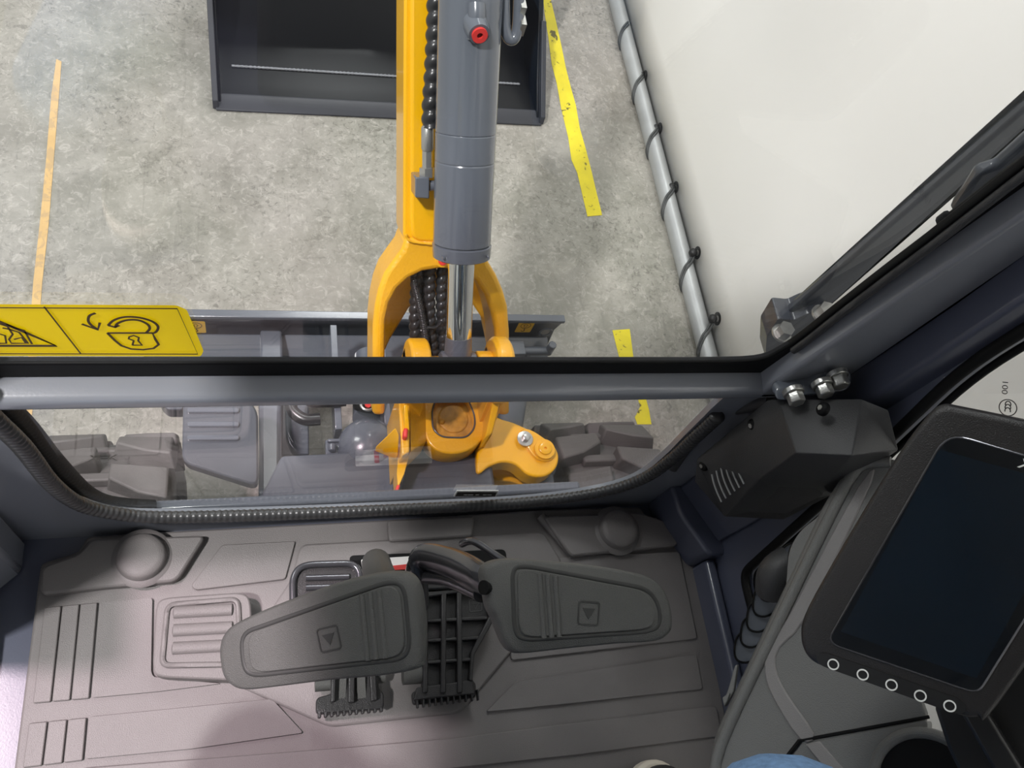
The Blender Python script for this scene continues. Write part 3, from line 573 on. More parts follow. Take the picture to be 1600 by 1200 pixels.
# right floor rail and gussets
t6 = part('trim_6', [bb((.629, -.95, -.02), (.646, .235, .045)), prism(rp([V((.622, .235, -.02)), V((.665, .235, -.02)), V((.665, .345, -.02)), V((.585, .345, -.02)), V((.59, .30, -.02))], .01), (0, 0, .09)), prism([V((.60, .342, .06)), V((.645, .342, .06)), V((.645, .25, .06))], (0, 0, .14))], 'cabdark', bevel=.006, seg=3); t6['kind'] = 'structure'

# ================================================================ FLOOR MAT
mt = empty('floor_mat', (.18, .1, -.02), 'moulded grey rubber floor mat with ribs and footrest, covering the cab floor', 'floor mat')
base = rp(ZL(0, (10, 1330), (22, 1200), (60, 905), (64, 880), (122, 862), (136, 838), (300, 828), (600, 812), (850, 796), (1000, 792), (1010, 806), (1056, 812), (1066, 845), (1084, 862), (1104, 960), (1134, 1115), (1150, 1330)), .006)
part('mat_base', prism(base, (0, 0, -.02)), 'mat', mt, bevel=.003)
def raised(z, h, r, pts, name='raised_panel', m='mat', bev=.0012, par=None, lab=None):
    return part(name, prism(rp(ZL(z + h, *pts), r), (0, 0, -h - .001)), m, par or mt, bevel=bev, label=lab)
# left rib strips
def strips(A, B, C, D, n):   # A top-left, B top-right, C bottom-right, D bottom-left
    for i in range(n):
        a, b = i / n + .012, (i + 1) / n - .012
        P = lambda t, s: (A[0] + (B[0] - A[0]) * t + ((D[0] + (C[0] - D[0]) * t) - (A[0] + (B[0] - A[0]) * t)) * s, A[1] + (B[1] - A[1]) * t + ((D[1] + (C[1] - D[1]) * t) - (A[1] + (B[1] - A[1]) * t)) * s)
        raised(0, .0045, .002, [P(a, 0), P(b, 0), P(b, 1), P(a, 1)], 'rib_strip')
strips((68, 949), (153, 941), (140, 1091), (50, 1099), 3)
strips((44, 1130), (136, 1121), (130, 1188), (34, 1200), 3)
# flat raised fields
raised(0, .0045, .004, [(156, 941), (238, 934), (236, 1050), (240, 1058), (345, 1068), (250, 1080), (143, 1090)])
raised(0, .0045, .004, [(139, 1120), (425, 1092), (474, 1145), (300, 1170), (132, 1186)])
raised(0, .0045, .004, [(128, 1200), (560, 1166), (720, 1152), (1100, 1104), (1120, 1104), (1128, 1150), (900, 1180), (600, 1212), (125, 1240)])
raised(0, .0045, .004, [(760, 1112), (805, 1066), (1088, 1022), (1098, 1076), (900, 1098)])
raised(0, .004, .006, [(800, 985), (820, 880), (905, 868), (1062, 862), (1090, 998), (900, 1020), (798, 1032)])
raised(0, .004, .004, [(347, 851), (462, 845), (446, 905), (306, 922), (298, 915)])
# raised corner ledges with domes
led = raised(0, .016, .01, [(62, 930), (64, 885), (126, 864), (140, 842), (322, 836), (276, 908), (160, 918)], 'corner_ledge', bev=.004)
led2 = raised(0, .014, .01, [(848, 806), (1000, 800), (1052, 818), (1062, 852), (905, 868), (893, 870)], 'corner_ledge', bev=.004)
d1 = Zp(222, 872, .014); part('dome', lathe(d1, UP, [(0, .038), (.002, .036), (.004, .0305), (.012, .029), (.0155, .0265), (.017, .02), (.0172, .001)], 48), 'mat', led)
d2 = Zp(964, 829, .012); part('dome', lathe(d2, UP, [(0, .038), (.002, .036), (.004, .0305), (.012, .029), (.0155, .0265), (.017, .02), (.0172, .001)], 48), 'mat', led2)
# footrest
fr = raised(0, .03, .016, [(243, 950), (250, 934), (378, 925), (392, 935), (396, 1050), (388, 1064), (246, 1058), (238, 1046)], 'footrest', bev=.006)
part('footrest_rim', tube(densp([V(p) for p in (lambda L: L + [L[0]])(rp(ZL(.0305, (262, 945), (372, 936), (376, 1038), (253, 1040)), .01))], .01), .0035, 8), 'mat', fr)
for i, y0 in enumerate((954, 982, 1010)):
    a, b = Zp(270 - i, y0 + 3, .031), Zp(364, y0 - 2, .031); part('footrest_rib', tube([a, a.lerp(b, .02), a.lerp(b, .5), a.lerp(b, .98), b], [.002, .0075, .0075, .0075, .002], 12, flat=.6, up=(0, 0, 1)), 'mat', fr)
# diagonal lip right
part('diagonal_lip', tube(dens(Zp(844, 806, .004), Zp(897, 868, .004), .02), .008, 10, flat=.8), 'mat', mt)
part('pedal_tray', prism(rp(ZL(.006, (350, 1062), (455, 905), (470, 850), (850, 830), (880, 880), (860, 940), (790, 1030), (720, 1114), (515, 1136)), .01), (0, 0, -.008)), 'mat', mt, bevel=.003)
part('front_flap', prism(rp(ZL(.012, (605, 812), (742, 806), (738, 838), (608, 846)), .006), (0, 0, -.012)), 'mat', mt, bevel=.003)
sl = part('pedal_slot', prism(rp(ZL(.0068, (545, 868), (700, 862), (790, 858), (795, 905), (600, 900), (548, 885)), .008), (0, 0, -.001)), 'seal', mt)
part('slot_label', [prism(rp(ZL(.0085, (564, 874), (690, 866), (692, 887), (566, 892)), .003), (0, 0, -.001))], 'white', sl, label='white and red label in the pedal slot')
part('slot_label_print', [prism(ZL(.009, (612, 884), (640, 881), (641, 889), (613, 891)), (0, 0, -.0005)), prism(ZL(.009, (596, 876), (604, 875), (605, 888), (597, 889)), (0, 0, -.0005))], 'red', sl)

# ================================================================ PEDALS
# travel pedals (long pads on levers)
def pad(name, outline, w0, w1, pA, pB, lab, inset, ridges, emb, flip):
    """pad plane through three picture points at given distances"""
    p0, p1, p2 = Wd(*pA, w0), Wd(*pB, w1), None
    c = (p0 + p1) / 2; xd = (p1 - p0).normalized(); n = (-ray((pA[0] + pB[0]) / 2, (pA[1] + pB[1]) / 2)).normalized(); n = (n + V((0, -.15, .35))).normalized(); n = (n - xd * n.dot(xd)).normalized()
    Q = lambda px, py, off=0: PL(px, py, c + n * off, n)
    root = empty(name, c - n * .02, lab, 'travel pedal')
    lp_ = crv([Q(a, b, -.007) for a, b in outline], 5, True)
    cen = sum(lp_, V((0, 0, 0))) / len(lp_)
    rings = []
    for k, off in ((.93, -.026), (.98, -.023), (1.0, -.015), (1.0, -.009), (.985, -.004), (.955, -.001), (.92, 0)):
        rings.append([cen + (p - cen) * k + n * (off + .007 - (p - cen).dot(n) * 0) for p in lp_])
    m_ = len(lp_); v = [p for r in rings for p in r]; f = []
    for i in range(len(rings) - 1):
        for j in range(m_): f.append([i * m_ + j, i * m_ + (j + 1) % m_, (i + 1) * m_ + (j + 1) % m_, (i + 1) * m_ + j])
    f.append(list(range(m_))[::-1]); f.append([(len(rings) - 1) * m_ + j for j in range(m_)])
    pb = part('pedal_pad', (v, f), 'pad', root, smooth=60)
    inl = rp([Q(a, b, .0) for a, b in inset], .014, 5)
    part('pad_groove', tube(densp(inl + [inl[0]], .01), .0022, 8, closed=False, flat=.4, up=tuple(n)), 'padgroove', pb)
    part('pad_field', prism(rp([Q(a, b, .0018) for a, b in [(x + (0 if 0 else 0), y) for x, y in shrink(inset, .93)]], .012, 5), -n * .004), 'pad', pb, bevel=.0012)
    part('pad_ridges', [tube(dens(Q(*a, .0018), Q(*b, .0018), .01), .0028, 10, flat=.7, up=tuple(n)) for a, b in ridges], 'pad', pb)
    ec, es = emb; e0 = Q(*ec, .002); yv = n.cross(xd)
    sq = rp([e0 + (xd * a + yv * b) * es for a, b in ((-1, -1), (1, -1), (1, 1), (-1, 1))], es * .3)
    part('pad_emblem', [ribbon(sq, n, .0013, .0006, True), prism([e0 + n * .0004 + (xd * a + yv * b) * es * .6 for a, b in ((-1, .7), (1, .7), (0, -.9))], -n * .001)], 'padgroove', pb)
    return root, Q, n
def shrink(P, k):
    c = (sum(p[0] for p in P) / len(P), sum(p[1] for p in P) / len(P)); return [(c[0] + (p[0] - c[0]) * k, c[1] + (p[1] - c[1]) * k) for p in P]
lo = [(345, 1010), (352, 990), (372, 972), (440, 942), (520, 913), (575, 898), (620, 893), (642, 900), (655, 925), (661, 980), (660, 1030), (652, 1045), (600, 1055), (520, 1062), (430, 1073), (390, 1077), (368, 1073), (352, 1058), (346, 1035)]
rl, Q1, n1 = pad('travel_pedal', lo, .83, .78, (360, 1030), (650, 960), 'left long grey rubber travel pedal pad angled above the floor mat', [(376, 990), (610, 908), (632, 916), (641, 1012), (628, 1030), (395, 1056), (380, 1045)],
                 [((565, 928), (575, 1032)), ((578, 925), (588, 1030)), ((592, 922), (602, 1028))], ((514, 998), .011), 0)
ro = [(752, 895), (760, 880), (790, 873), (850, 876), (930, 884), (1000, 897), (1030, 913), (1045, 940), (1050, 975), (1042, 992), (1020, 1002), (960, 1006), (880, 1014), (815, 1021), (797, 1018), (786, 1005), (772, 970), (762, 950), (757, 925)]
rr_, Q2, n2 = pad('travel_pedal', ro, .80, .86, (770, 940), (1040, 960), 'right long grey rubber travel pedal pad over the dark side of the floor mat', [(800, 888), (818, 884), (1012, 920), (1030, 945), (1032, 978), (1012, 987), (820, 1000), (804, 990)],
                  [((843, 896), (850, 997)), ((855, 898), (862, 996)), ((867, 900), (874, 995))], ((920, 958), .011), 0)
part('bolt_hole', lathe(Q2(756, 918, -.004) , (-1, -.1, .6), [(-.01, .007), (.001, .007)], 16), 'seal', rr_)
# lever arms
a0 = Wd(660, 880, 1.0)
part('lever_arm', [tube(crv([Wd(652, 940, 1.03), Wd(652, 890, 1.0), Wd(668, 872, .98), Wd(710, 882, .92), Wd(755, 905, .85), Wd(790, 920, .84)], 6), .0135, 16, flat=1.5, up=(0, 0, 1)), tube(crv([Wd(655, 900, 1.0), Wd(700, 905, .95), Wd(752, 928, .86)], 5), .009, 12)], 'steel', rr_)
part('lever_arm', [tube(crv([Wd(588, 880, 1.06), Wd(590, 890, 1.0), Wd(598, 915, .90), Wd(610, 950, .84)], 6), .0185, 18)], 'pad', rl)
0 and part('lever_stem', tube([Wd(605, 940, .82), Wd(640, 1060, .95), Wd(640, 1085, 1.05)], [.02, .014, .01], 14), 'black', rl)
part('wire_rod', tube(crv([Wd(722, 850, 1.0), Wd(740, 846, .97), Wd(775, 868, .95), Wd(800, 885, .93)], 6), .0045, 10), 'steel', rr_)
# floor pedals (small hinged)
def fp(z): return lambda *pp: ZL(z, *pp)
pz = .04
lpd = empty('floor_pedal', Zp(545, 1000, 0), 'left black ribbed floor pedal with toothed front edge under the left travel pedal', 'floor pedal')
part('pedal_plate', prism(rp(fp(pz)((455, 905), (462, 888), (480, 880), (548, 878), (562, 885), (566, 920), (590, 960), (592, 1078), (600, 1082), (600, 1108), (494, 1116), (494, 1090), (520, 1084), (515, 960), (456, 940)), .006), (0, 0, -.016)), 'pedalblack', lpd, bevel=.003)
part('pedal_rim', tube(densp(rp(fp(pz + .003)((458, 960), (457, 905), (466, 888), (482, 882), (548, 880), (560, 888), (566, 930)), [0, .01, .012, .012, .01, .01, 0]), .01), .0045, 10), 'steel', lpd)
part('pedal_rib', [tube(dens(Zp(478, y0, pz + .003), Zp(545, y0 - 2, pz + .003), .02), .004, 10) for y0 in (903, 918, 934)], 'steel', lpd)
part('pedal_channel', [prism(fp(pz + .012)(a, b, c, d), (0, 0, -.012)) for a, b, c, d in (((520, 960), (527, 960), (524, 1096), (517, 1098)), ((546, 960), (556, 960), (554, 1098), (544, 1098)), ((572, 960), (582, 960), (590, 1094), (580, 1096)))], 'pedalblack', lpd, bevel=.0015)
part('channel_floor', [prism([Zp(532, 1045, pz + .01), Zp(542, 1045, pz + .01), Zp(540, 1090, pz), Zp(529, 1092, pz)], (0, 0, -.006)), prism([Zp(558, 1045, pz + .01), Zp(570, 1045, pz + .01), Zp(572, 1090, pz), Zp(558, 1092, pz)], (0, 0, -.006))], 'pad', lpd)
part('hinge_barrel', cyl(Zp(492, 1070, pz - .012), Zp(516, 1068, pz - .012), .0085, 20), 'pad', lpd); part('hinge_barrel', cyl(Zp(583, 1058, pz - .012), Zp(601, 1056, pz - .012), .0085, 20), 'pad', lpd)
part('tooth_edge', [bb(Zp(496 + i * 9.6, 1108 - i * .9, pz - .01) + V((0, -.011, -.004)), Zp(501.5 + i * 9.6, 1108 - i * .9, pz - .002) + V((0, .004, .002))) for i in range(11)], 'pedalblack', lpd, bevel=.001)
rpd = empty('floor_pedal', Zp(700, 980, 0), 'right black lattice floor pedal with toothed front edge between the two travel pedals', 'floor pedal')
pz = .045
part('pedal_plate', prism(rp(fp(pz - .014)((652, 915), (760, 910), (772, 960), (740, 1025), (738, 1062), (744, 1068), (744, 1090), (645, 1102), (643, 1082), (664, 1074)), .005), (0, 0, -.008)), 'pedalblack', rpd, bevel=.002)
part('lattice', [prism(fp(pz)((x0, 925), (x0 + 8, 925), (x0 + 7 + dx, 1082), (x0 - 1 + dx, 1083)), (0, 0, -.016)) for x0, dx in ((661, 1), (690, 0), (714, 2))] +
     [prism(fp(pz - .004)((666, y0), (x1, y0 - 5), (x1, y0 + 1), (666, y0 + 6)), (0, 0, -.012)) for y0, x1 in ((967, 762), (998, 755), (1032, 738))] +
     [prism(fp(pz)((655, 926), (762, 914), (762, 920), (657, 934)), (0, 0, -.016)), prism(fp(pz - .004)((652, 1074), (738, 1062), (742, 1084), (646, 1094)), (0, 0, -.012)), prism(fp(pz - .002)((757, 915), (764, 915), (774, 965), (742, 1022), (738, 1065), (733, 1062), (736, 1018), (765, 962)), (0, 0, -.012))], 'pedalblack', rpd, bevel=.0015)
part('pedal_emblem', [ribbon(rp(fp(pz - .013)((733, 938), (752, 936), (753, 954), (734, 956)), .002), UP, .0009, closed=True), ribbon(fp(pz - .013)((738, 943), (748, 942), (743, 951)), UP, .0009, closed=True)], 'pad', rpd)
part('pedal_boss', [lathe_ring(Zp(662, 905, pz), UP, .004, .009, .008), prism(rp(fp(pz + .004)((650, 880), (700, 880), (745, 905), (745, 918), (655, 922)), .006), (0, 0, -.02))], 'pedalblack', rpd, bevel=.003)
part('hinge_barrel', cyl(Zp(629, 1055, pz - .016), Zp(660, 1053, pz - .016), .012, 20), 'pad', rpd)
part('tooth_edge', [bb(Zp(648 + i * 9.4, 1094 - i * 1.2, pz - .02) + V((0, -.011, .004)), Zp(653.5 + i * 9.4, 1094 - i * 1.2, pz - .008) + V((0, .004, .002))) for i in range(11)], 'pedalblack', rpd, bevel=.001)

# ================================================================ STICKER ON THE WINDSHIELD
sy = GY + .0065
SQ = lambda px, py: Yp(px, py, sy - .001)
stk = empty('warning_sticker', Yp(140, 557, sy), 'yellow warning sticker with padlock and arrow symbols on the windshield glass', 'sticker')
stl = rp(YL(sy, (-260, 474), (276, 477), (292, 484), (318, 548), (314, 557), (-200, 556)), .003)
part('sticker_sheet', (stl, [list(range(len(stl)))]), 'stickt', stk)
part('border_line', [ribbon([SQ(-250, 479), SQ(277, 482), SQ(309, 553), SQ(-190, 552)], YN, .0011, closed=False), ribbon([SQ(69, 479), SQ(126, 552)], YN, .0011)], 'brown', stk)
tri = [SQ(-120, 538), SQ(-28, 487), SQ(92, 540)]
part('warning_triangle', [ribbon([SQ(-118, 540), SQ(-70, 512), SQ(-25, 492), SQ(30, 515), SQ(88, 540), SQ(-118, 540)], YN, .003)], 'brown', stk)
part('excavator_symbol', [ribbon([SQ(a, b) for a, b in P_], YN, .0015) for P_ in [[(-2, 505), (12, 510), (20, 522), (14, 530), (18, 536), (44, 536), (30, 519), (14, 514), (4, 512)], [(22, 530), (34, 527), (40, 535)], [(-8, 536), (10, 536), (8, 524), (-6, 520)], [(10, 506), (24, 512), (38, 516), (50, 537)]]], 'brown', stk)
part('padlock_symbol', [ribbon([SQ(a, b) for a, b in [(168, 520), (238, 520), (243, 530), (248, 538), (240, 544), (224, 546), (205, 545), (190, 540), (180, 532), (168, 520)]], YN, .0021),
     ribbon(crv([SQ(a, b) for a, b in [(169, 508), (178, 500), (195, 495), (218, 496), (238, 502), (247, 510), (244, 518), (237, 521)]], 5), YN, .0021),
     ribbon(crv([SQ(a, b) for a, b in [(180, 511), (184, 505), (198, 500), (216, 500), (230, 506), (234, 513), (228, 520)]], 5), YN, .0021),
     ribbon([SQ(a, b) for a, b in [(169, 508), (180, 511), (186, 508)]], YN, .0021),
     ribbon([SQ(a, b) for a, b in [(207, 539), (209, 532), (201, 529), (202, 526), (209, 524), (217, 527), (216, 532), (222, 539), (207, 539)]], YN, .0016)], 'brown', stk)
part('arrow_symbol', [ribbon(crv([SQ(a, b) for a, b in [(149, 489), (140, 493), (138, 501), (143, 508), (152, 514)]], 5), YN, .0021), ribbon([SQ(128, 506), SQ(153, 515), SQ(156, 504)], YN, .0021)], 'brown', stk)

# ================================================================ FRONT CORNER COVER, LATCH BOLTS
dc = empty('heater_cover', Wd(1220, 800, .99), 'black plastic corner cover with curved vent slots below the crossbar bolts', 'cover')
vv = {'a': Wd(1203, 626, .93), 'b': Wd(1092, 715, 1.06), 'b2': Wd(1088, 750, 1.07), 'd': Wd(1134, 804, 1.09), 'e': Wd(1225, 808, 1.03), 'g': Wd(1300, 768, .97), 'h': Wd(1400, 700, .86), 'i': Wd(1385, 642, .85), 'j': Wd(1345, 626, .87),
      'k': Wd(1224, 640, .905), 'l': Wd(1247, 706, .865), 'm': Wd(1190, 745, .96), 'n': Wd(1330, 710, .83), 'o': Wd(1200, 752, .97), 'q': Wd(1288, 756, .91), 'r': Wd(1212, 626, .92)}
ks = list(vv); ix = {k: i for i, k in enumerate(ks)}
F_ = ['abk', 'bb2', '']
faces = [('a', 'b', 'k'), ('k', 'b', 'm', 'l'), ('b', 'b2', 'd', 'm'), ('r', 'k', 'l', 'n', 'j'), ('a', 'k', 'r'), ('j', 'n', 'h', 'i'), ('l', 'm', 'o', 'q'), ('l', 'q', 'n'), ('m', 'd', 'o'), ('o', 'd', 'e', 'g', 'q'), ('q', 'g', 'h', 'n')]
co = part('cover_shell', ([vv[k] for k in ks], [[ix[k] for k in f_] for f_ in faces]), 'black', dc, smooth=20)
sld = co.modifiers.new('sol', 'SOLIDIFY'); sld.thickness = .004; sld.offset = -1
bv = co.modifiers.new('bev', 'BEVEL'); bv.width = .012; bv.segments = 4; bv.limit_method = 'ANGLE'; bv.angle_limit = math.radians(12)
for p in co.data.polygons: p.use_smooth = True
co.data.set_sharp_from_angle(angle=math.radians(80))
# slots on the left face; light through them painted as pale ribbons
def onf(px, py, k3=('k', 'b', 'm'), off=.0022):
    A, B, C = [vv[k] for k in k3]; n = (B - A).cross(C - A).normalized()
    if n.dot(CAMP - A) < 0: n = -n
    return PL(px, py, A + n * off, n), n
slots = []
for i in range(6):
    x0, y0 = 1113 + i * 7, 741 - i * 5.6; pts = [onf(x0 + dx, y0 + dy)[0] for dx, dy in ((0, 0), (3, 14), (8, 28), (15, 43))]
    slots.append(ribbon(crv(pts, 4), onf(x0, y0)[1], .002, .0012))
part('vent_slot_light', slots, 'pipe', dc, label='vent slots with the light through them painted pale')
for a, b in ((1177, 664), (1100, 727), (1286, 639)):
    k3 = ('r', 'k', 'l') if a > 1200 else ('k', 'b', 'm'); p, n = onf(a, b, k3, .0)
    s_ = part('screw', [lathe(p, n, [(-.002, .0075), (.001, .0075), (.003, .0065), (.0045, .004)], 24)], 'seal', dc); part('screw_socket', lathe(p, n, [(.002, .003), (.0052, .003)], 6), 'zinc', s_)
# latch plate with hex bolts
lt = empty('latch_bracket', Wd(1270, 605, .86), 'grey steel joint plate with three hex bolts at right end of crossbar', 'bracket')
part('joint_plate', prism(crv([Wd(a, b, .90) for a, b in [(1213, 614), (1222, 606), (1245, 604), (1262, 600), (1276, 588), (1290, 578), (1326, 578), (1330, 600), (1318, 612), (1290, 616), (1262, 618), (1240, 624), (1217, 626)]], 4, True), V((0, .012, -.004))), 'machine', lt, bevel=.002)
for a, b in ((1241, 616), (1286, 604), (1310, 590)):
    p = Wd(a, b, .885); d = V((0, -1, .12)).normalized()
    part('hex_bolt', [lathe(p, d, [(-.006, .0115), (.0, .0115), (.0, .0085)], 28), lathe(p, d, [(0, .0092), (.010, .0092), (.0115, .008)], 6)], 'zinc', lt, bevel=.0008, label='shiny zinc hex bolt')
# rubber hose along seal right
part('trim_7', tube(crv([Wd(1050, 730, 1.13), Wd(1075, 695, 1.1), Wd(1110, 660, 1.06), Wd(1135, 640, 1.02), Wd(1160, 636, .99), Wd(1205, 628, .95)], 6), .0085, 12), 'black')['kind'] = 'structure'

# ================================================================ OUTSIDE: handrail and wiper
hr = empty('mirror_stay', (.648, .46, .3), 'dark upright mirror stay outside the windshield at right, bolted at its foot', 'mirror stay')
b1, b2, b3, b4 = Yp(1225, 496, .45), Yp(1600, 172, .45), Yp(1286, 490, .45), Yp(1600, 206, .45)
part('stay_bar', prism([ext(b1, b2, .35), ext(b3, b4, .35), ext(b3, b4, 1.25), ext(b1, b2, 1.25)], (0, .012, 0)), 'machinedark', hr, bevel=.004)
part('stay_foot', [prism(rp(YL(.44, (1196, 560), (1198, 526), (1216, 498), (1240, 500), (1262, 490), (1292, 484), (1294, 500), (1230, 575)), .004), (0, .03, 0))], 'machinedark', hr, bevel=.003)
for q in (Yp(1222, 520, .425), Yp(1285, 490, .425)): part('foot_bolt', [cyl(q, V(q) + V((0, 0, .012)), .010, 6), cyl(V(q) - V((0, 0, .003)), q, .0125, 20)], 'zinc', hr)
wp = empty('wiper', Yp(1520, 330, .38), 'parked windshield wiper beside the right windshield seal', 'wiper')
pA, pB = Yp(1470, 352, .376), Yp(1640, 222, .376)
part('wiper_blade', [tube(dens(pA, pB, .05), .005, 10), tube([pA.lerp(pB, .02), pA.lerp(pB, .1)], .008, 10)], 'seal', wp)
part('wiper_arm', prism(YL(.392, (1488, 335), (1512, 300), (1530, 272), (1560, 262), (1640, 190), (1660, 230), (1560, 285)), (0, .012, 0)), 'machinedark', wp, bevel=.004)
part('wiper_highlight', [tube(YL(.384, (1524, 306), (1546, 294)), .003, 8), tube(YL(.384, (1574, 268), (1590, 258)), .003, 8)], 'white', wp)  # short white tubes standing in for highlights on the wiper

# ================================================================ CONSOLE
cA, cB, cC = Wd(1365, 715, .88), Wd(1115, 1150, .89), Wd(1450, 1115, .78); cn = (cB - cA).cross(cC - cA).normalized()
if cn.dot(CAMP - cA) < 0: cn = -cn
CQ = lambda px, py, off=0: PL(px, py, cA + cn * off, cn)
cs = empty('side_console', CQ(1280, 1100, -.2), 'grey plastic side console rising to the right beside the floor mat', 'console')
cb = part('console_body', prism(rp([CQ(a, b) for a, b in [(1392, 712), (1352, 712), (1326, 728), (1290, 784), (1118, 1150), (1104, 1260), (1640, 1260), (1520, 1190), (1447, 1158), (1453, 1114), (1430, 1050), (1500, 760)]], [.01, .02, .02, .01, .02, 0, 0, 0, 0, 0, 0, 0]), -cn * .03 + V((.01, 0, -.05))), 'console', cs, bevel=.007, seg=4)
part('console_edge', tube(densp(crv([CQ(a, b, .001) for a, b in [(1392, 722), (1355, 724), (1334, 740), (1300, 800), (1220, 965), (1128, 1160), (1116, 1240)]], 5), .02), .006, 12), 'console', cs)
bandL = [(1340, 760), (1362, 752), (1262, 960), (1218, 1012), (1212, 1045), (1230, 1085), (1272, 1148), (1250, 1156), (1208, 1092), (1194, 1050), (1200, 1010), (1230, 965)]
part('light_band', prism(crv([CQ(a, b, .002) for a, b in bandL], 3, True), -cn * .004), 'consolelt', cs, bevel=.0015, label='lighter grey raised band')
part('shut_line', tube(dens(CQ(1250, 1157, .001), CQ(1452, 1120, .001), .02), .0016, 6), 'seal', cs)
part('shut_line', tube(dens(CQ(1250, 1157, .001), CQ(1228, 1185, .001), .02), .0024, 6), 'seal', cs)
part('cup_panel', prism(rp([CQ(a, b, .004) for a, b in [(1262, 1162), (1446, 1126), (1450, 1130), (1447, 1160), (1520, 1180), (1600, 1230), (1600, 1262), (1330, 1262)]], .006), -cn * .02), 'console', cs, bevel=.003)
part('light_band', prism([CQ(a, b, .0055) for a, b in [(1258, 1163), (1280, 1158), (1330, 1215), (1300, 1215)]], -cn * .003), 'consolelt', cs, bevel=.001, label='lighter grey raised band')
cc = CQ(1452, 1232, .006); ch = part('cup_holder', [lathe_ring(cc - cn * .005, cn, .042, .052, .014, 56)], 'console', cs, bevel=.004); part('cup_well', lathe(cc, cn, [(0, .0425), (.0035, .0425)], 56), 'seal', ch)
# bellows between console and wall
bel = empty('bellows', Wd(1190, 960, 1.0), 'grey ribbed rubber bellows standing between the console and the side window', 'bellows')
for i in range(6):
    px, py, w = 1166 + i * 9.6, 1012 - i * 24, 1.0 - i * .004
    O = [(px - 17, py - 8), (px - 12, py - 20), (px + 2, py - 30), (px + 24, py - 44), (px + 40, py - 30), (px + 26, py + 6), (px + 6, py + 22), (px - 10, py + 22), (px - 18, py + 12)]
    fo = part('bellows_fold', prism(crv([Wd(a, b, w) for a, b in O], 3, True), -cz * -.0 + ray(px, py) * .003), 'bellow', bel, bevel=.001)
    part('fold_rim', tube([p for p in crv([Wd(a, b, w - .001) for a, b in O], 3, True)], .0013, 6, closed=True), 'seal', fo)
part('bellows_cap', [tube(crv([Wd(1208, 925, .96), Wd(1212, 895, .95), Wd(1235, 878, .95)], 5), .02, 16), prism(rp([Wd(a, b, .93) for a, b in [(1227, 910), (1232, 856), (1262, 820), (1292, 806), (1262, 880), (1232, 905)]], .006), -cn * .03)], 'black', bel, bevel=.002)
part('bellows_backing', prism([Wd(a, b, 1.0) for a, b in [(1172, 1062), (1235, 900), (1300, 900), (1200, 1080)]], V((.02, 0, -.06))), 'black', bel)
part('console_shoulder', prism(rp([CQ(a, b, -.012) for a, b in [(1232, 860), (1250, 828), (1278, 808), (1320, 760), (1300, 900), (1225, 960)]], .012), -cn * .02), 'console', cs, bevel=.004)
part('strap_end', [prism([CQ(a, b, -.006) for a, b in [(1130, 1096), (1137, 1078), (1148, 1040), (1152, 1038), (1146, 1080), (1134, 1102)]], -cn * .006), prism([CQ(a, b, -.003) for a, b in [(1128, 1090), (1140, 1082), (1136, 1096), (1131, 1104)]], -cn * .008)], 'console', cs, bevel=.001)

# ================================================================ DISPLAY
dctr = (1450, 880); dn = (-ray(*dctr)).normalized(); dn = (dn + V((-.10, -.16, .05))).normalized(); dp = Wd(*dctr, .64)
DQ = lambda px, py, off=0: PL(px, py, dp + dn * off, dn)
dsp = empty('display_monitor', DQ(1440, 1100, -.03), 'black tablet style display monitor with dark screen and five round keys', 'display')
out = [(1440, 660), (1470, 632), (1512, 636), (1660, 668), (1780, 708), (1790, 760), (1750, 830), (1560, 1105), (1528, 1124), (1490, 1118), (1400, 1085), (1300, 1050), (1262, 1030), (1250, 995), (1262, 950), (1330, 830), (1400, 715)]
lp_ = crv([DQ(a, b, 0) for a, b in out], 5, True); cen = sum(lp_, V((0, 0, 0))) / len(lp_); rings = []
for k, off in ((.9, -.028), (.97, -.026), (1.0, -.018), (1.0, -.008), (.99, -.003), (.97, -.0005), (.94, 0)): rings.append([cen + (p - cen) * k + dn * off for p in lp_])
m_ = len(lp_); f = []
for i in range(len(rings) - 1):
    for j in range(m_): f.append([i * m_ + j, i * m_ + (j + 1) % m_, (i + 1) * m_ + (j + 1) % m_, (i + 1) * m_ + j])
f.append(list(range(m_))[::-1]); f.append([(len(rings) - 1) * m_ + j for j in range(m_)])
part('bezel', ([p for r in rings for p in r], f), 'bezel', dsp, smooth=60)
scr_o = [(1478, 682), (1494, 681), (1720, 748), (1740, 760), (1530, 1078), (1515, 1080), (1310, 1010), (1295, 1000), (1298, 980), (1380, 840), (1455, 700)]
lpS = rp([DQ(a, b, .0009) for a, b in [(1480, 676), (1735, 752), (1528, 1084), (1292, 1004)]], [.016, .01, .008, .01], 6)
part('screen_glass', prism(lpS, -dn * .003), 'screen', dsp)
part('screen_edge', tube(densp(lpS + [lpS[0]], .01), .0008, 6), 'steel', dsp)
part('screen_panel', prism([DQ(a, b, .0012) for a, b in [(1467, 702), (1690, 765), (1526, 1060), (1314, 987)]], -dn * .001), 'panelpix', dsp, label='switched off dark blue screen area')
kp = part('key_strip', prism(rp([DQ(a, b, .0008) for a, b in [(1284, 1018), (1500, 1092), (1512, 1108), (1500, 1118), (1282, 1040), (1274, 1028)]], .005), -dn * .003), 'keys', dsp)
for a, b in ((1302, 1038), (1348, 1054), (1393, 1070), (1438, 1087), (1484, 1103)): part('round_key', lathe_ring(DQ(a, b, .0008), dn, .0034, .0044, .0008, 36), 'white', dsp, label='round key with white ring')
du = (DQ(1700, 752) - DQ(1480, 680)).normalized(); dw = dn.cross(du)
part('screen_logo', text('XC', DQ(1609, 729, .001), du, dw, .010, .0003, .2, True), 'white', dsp)
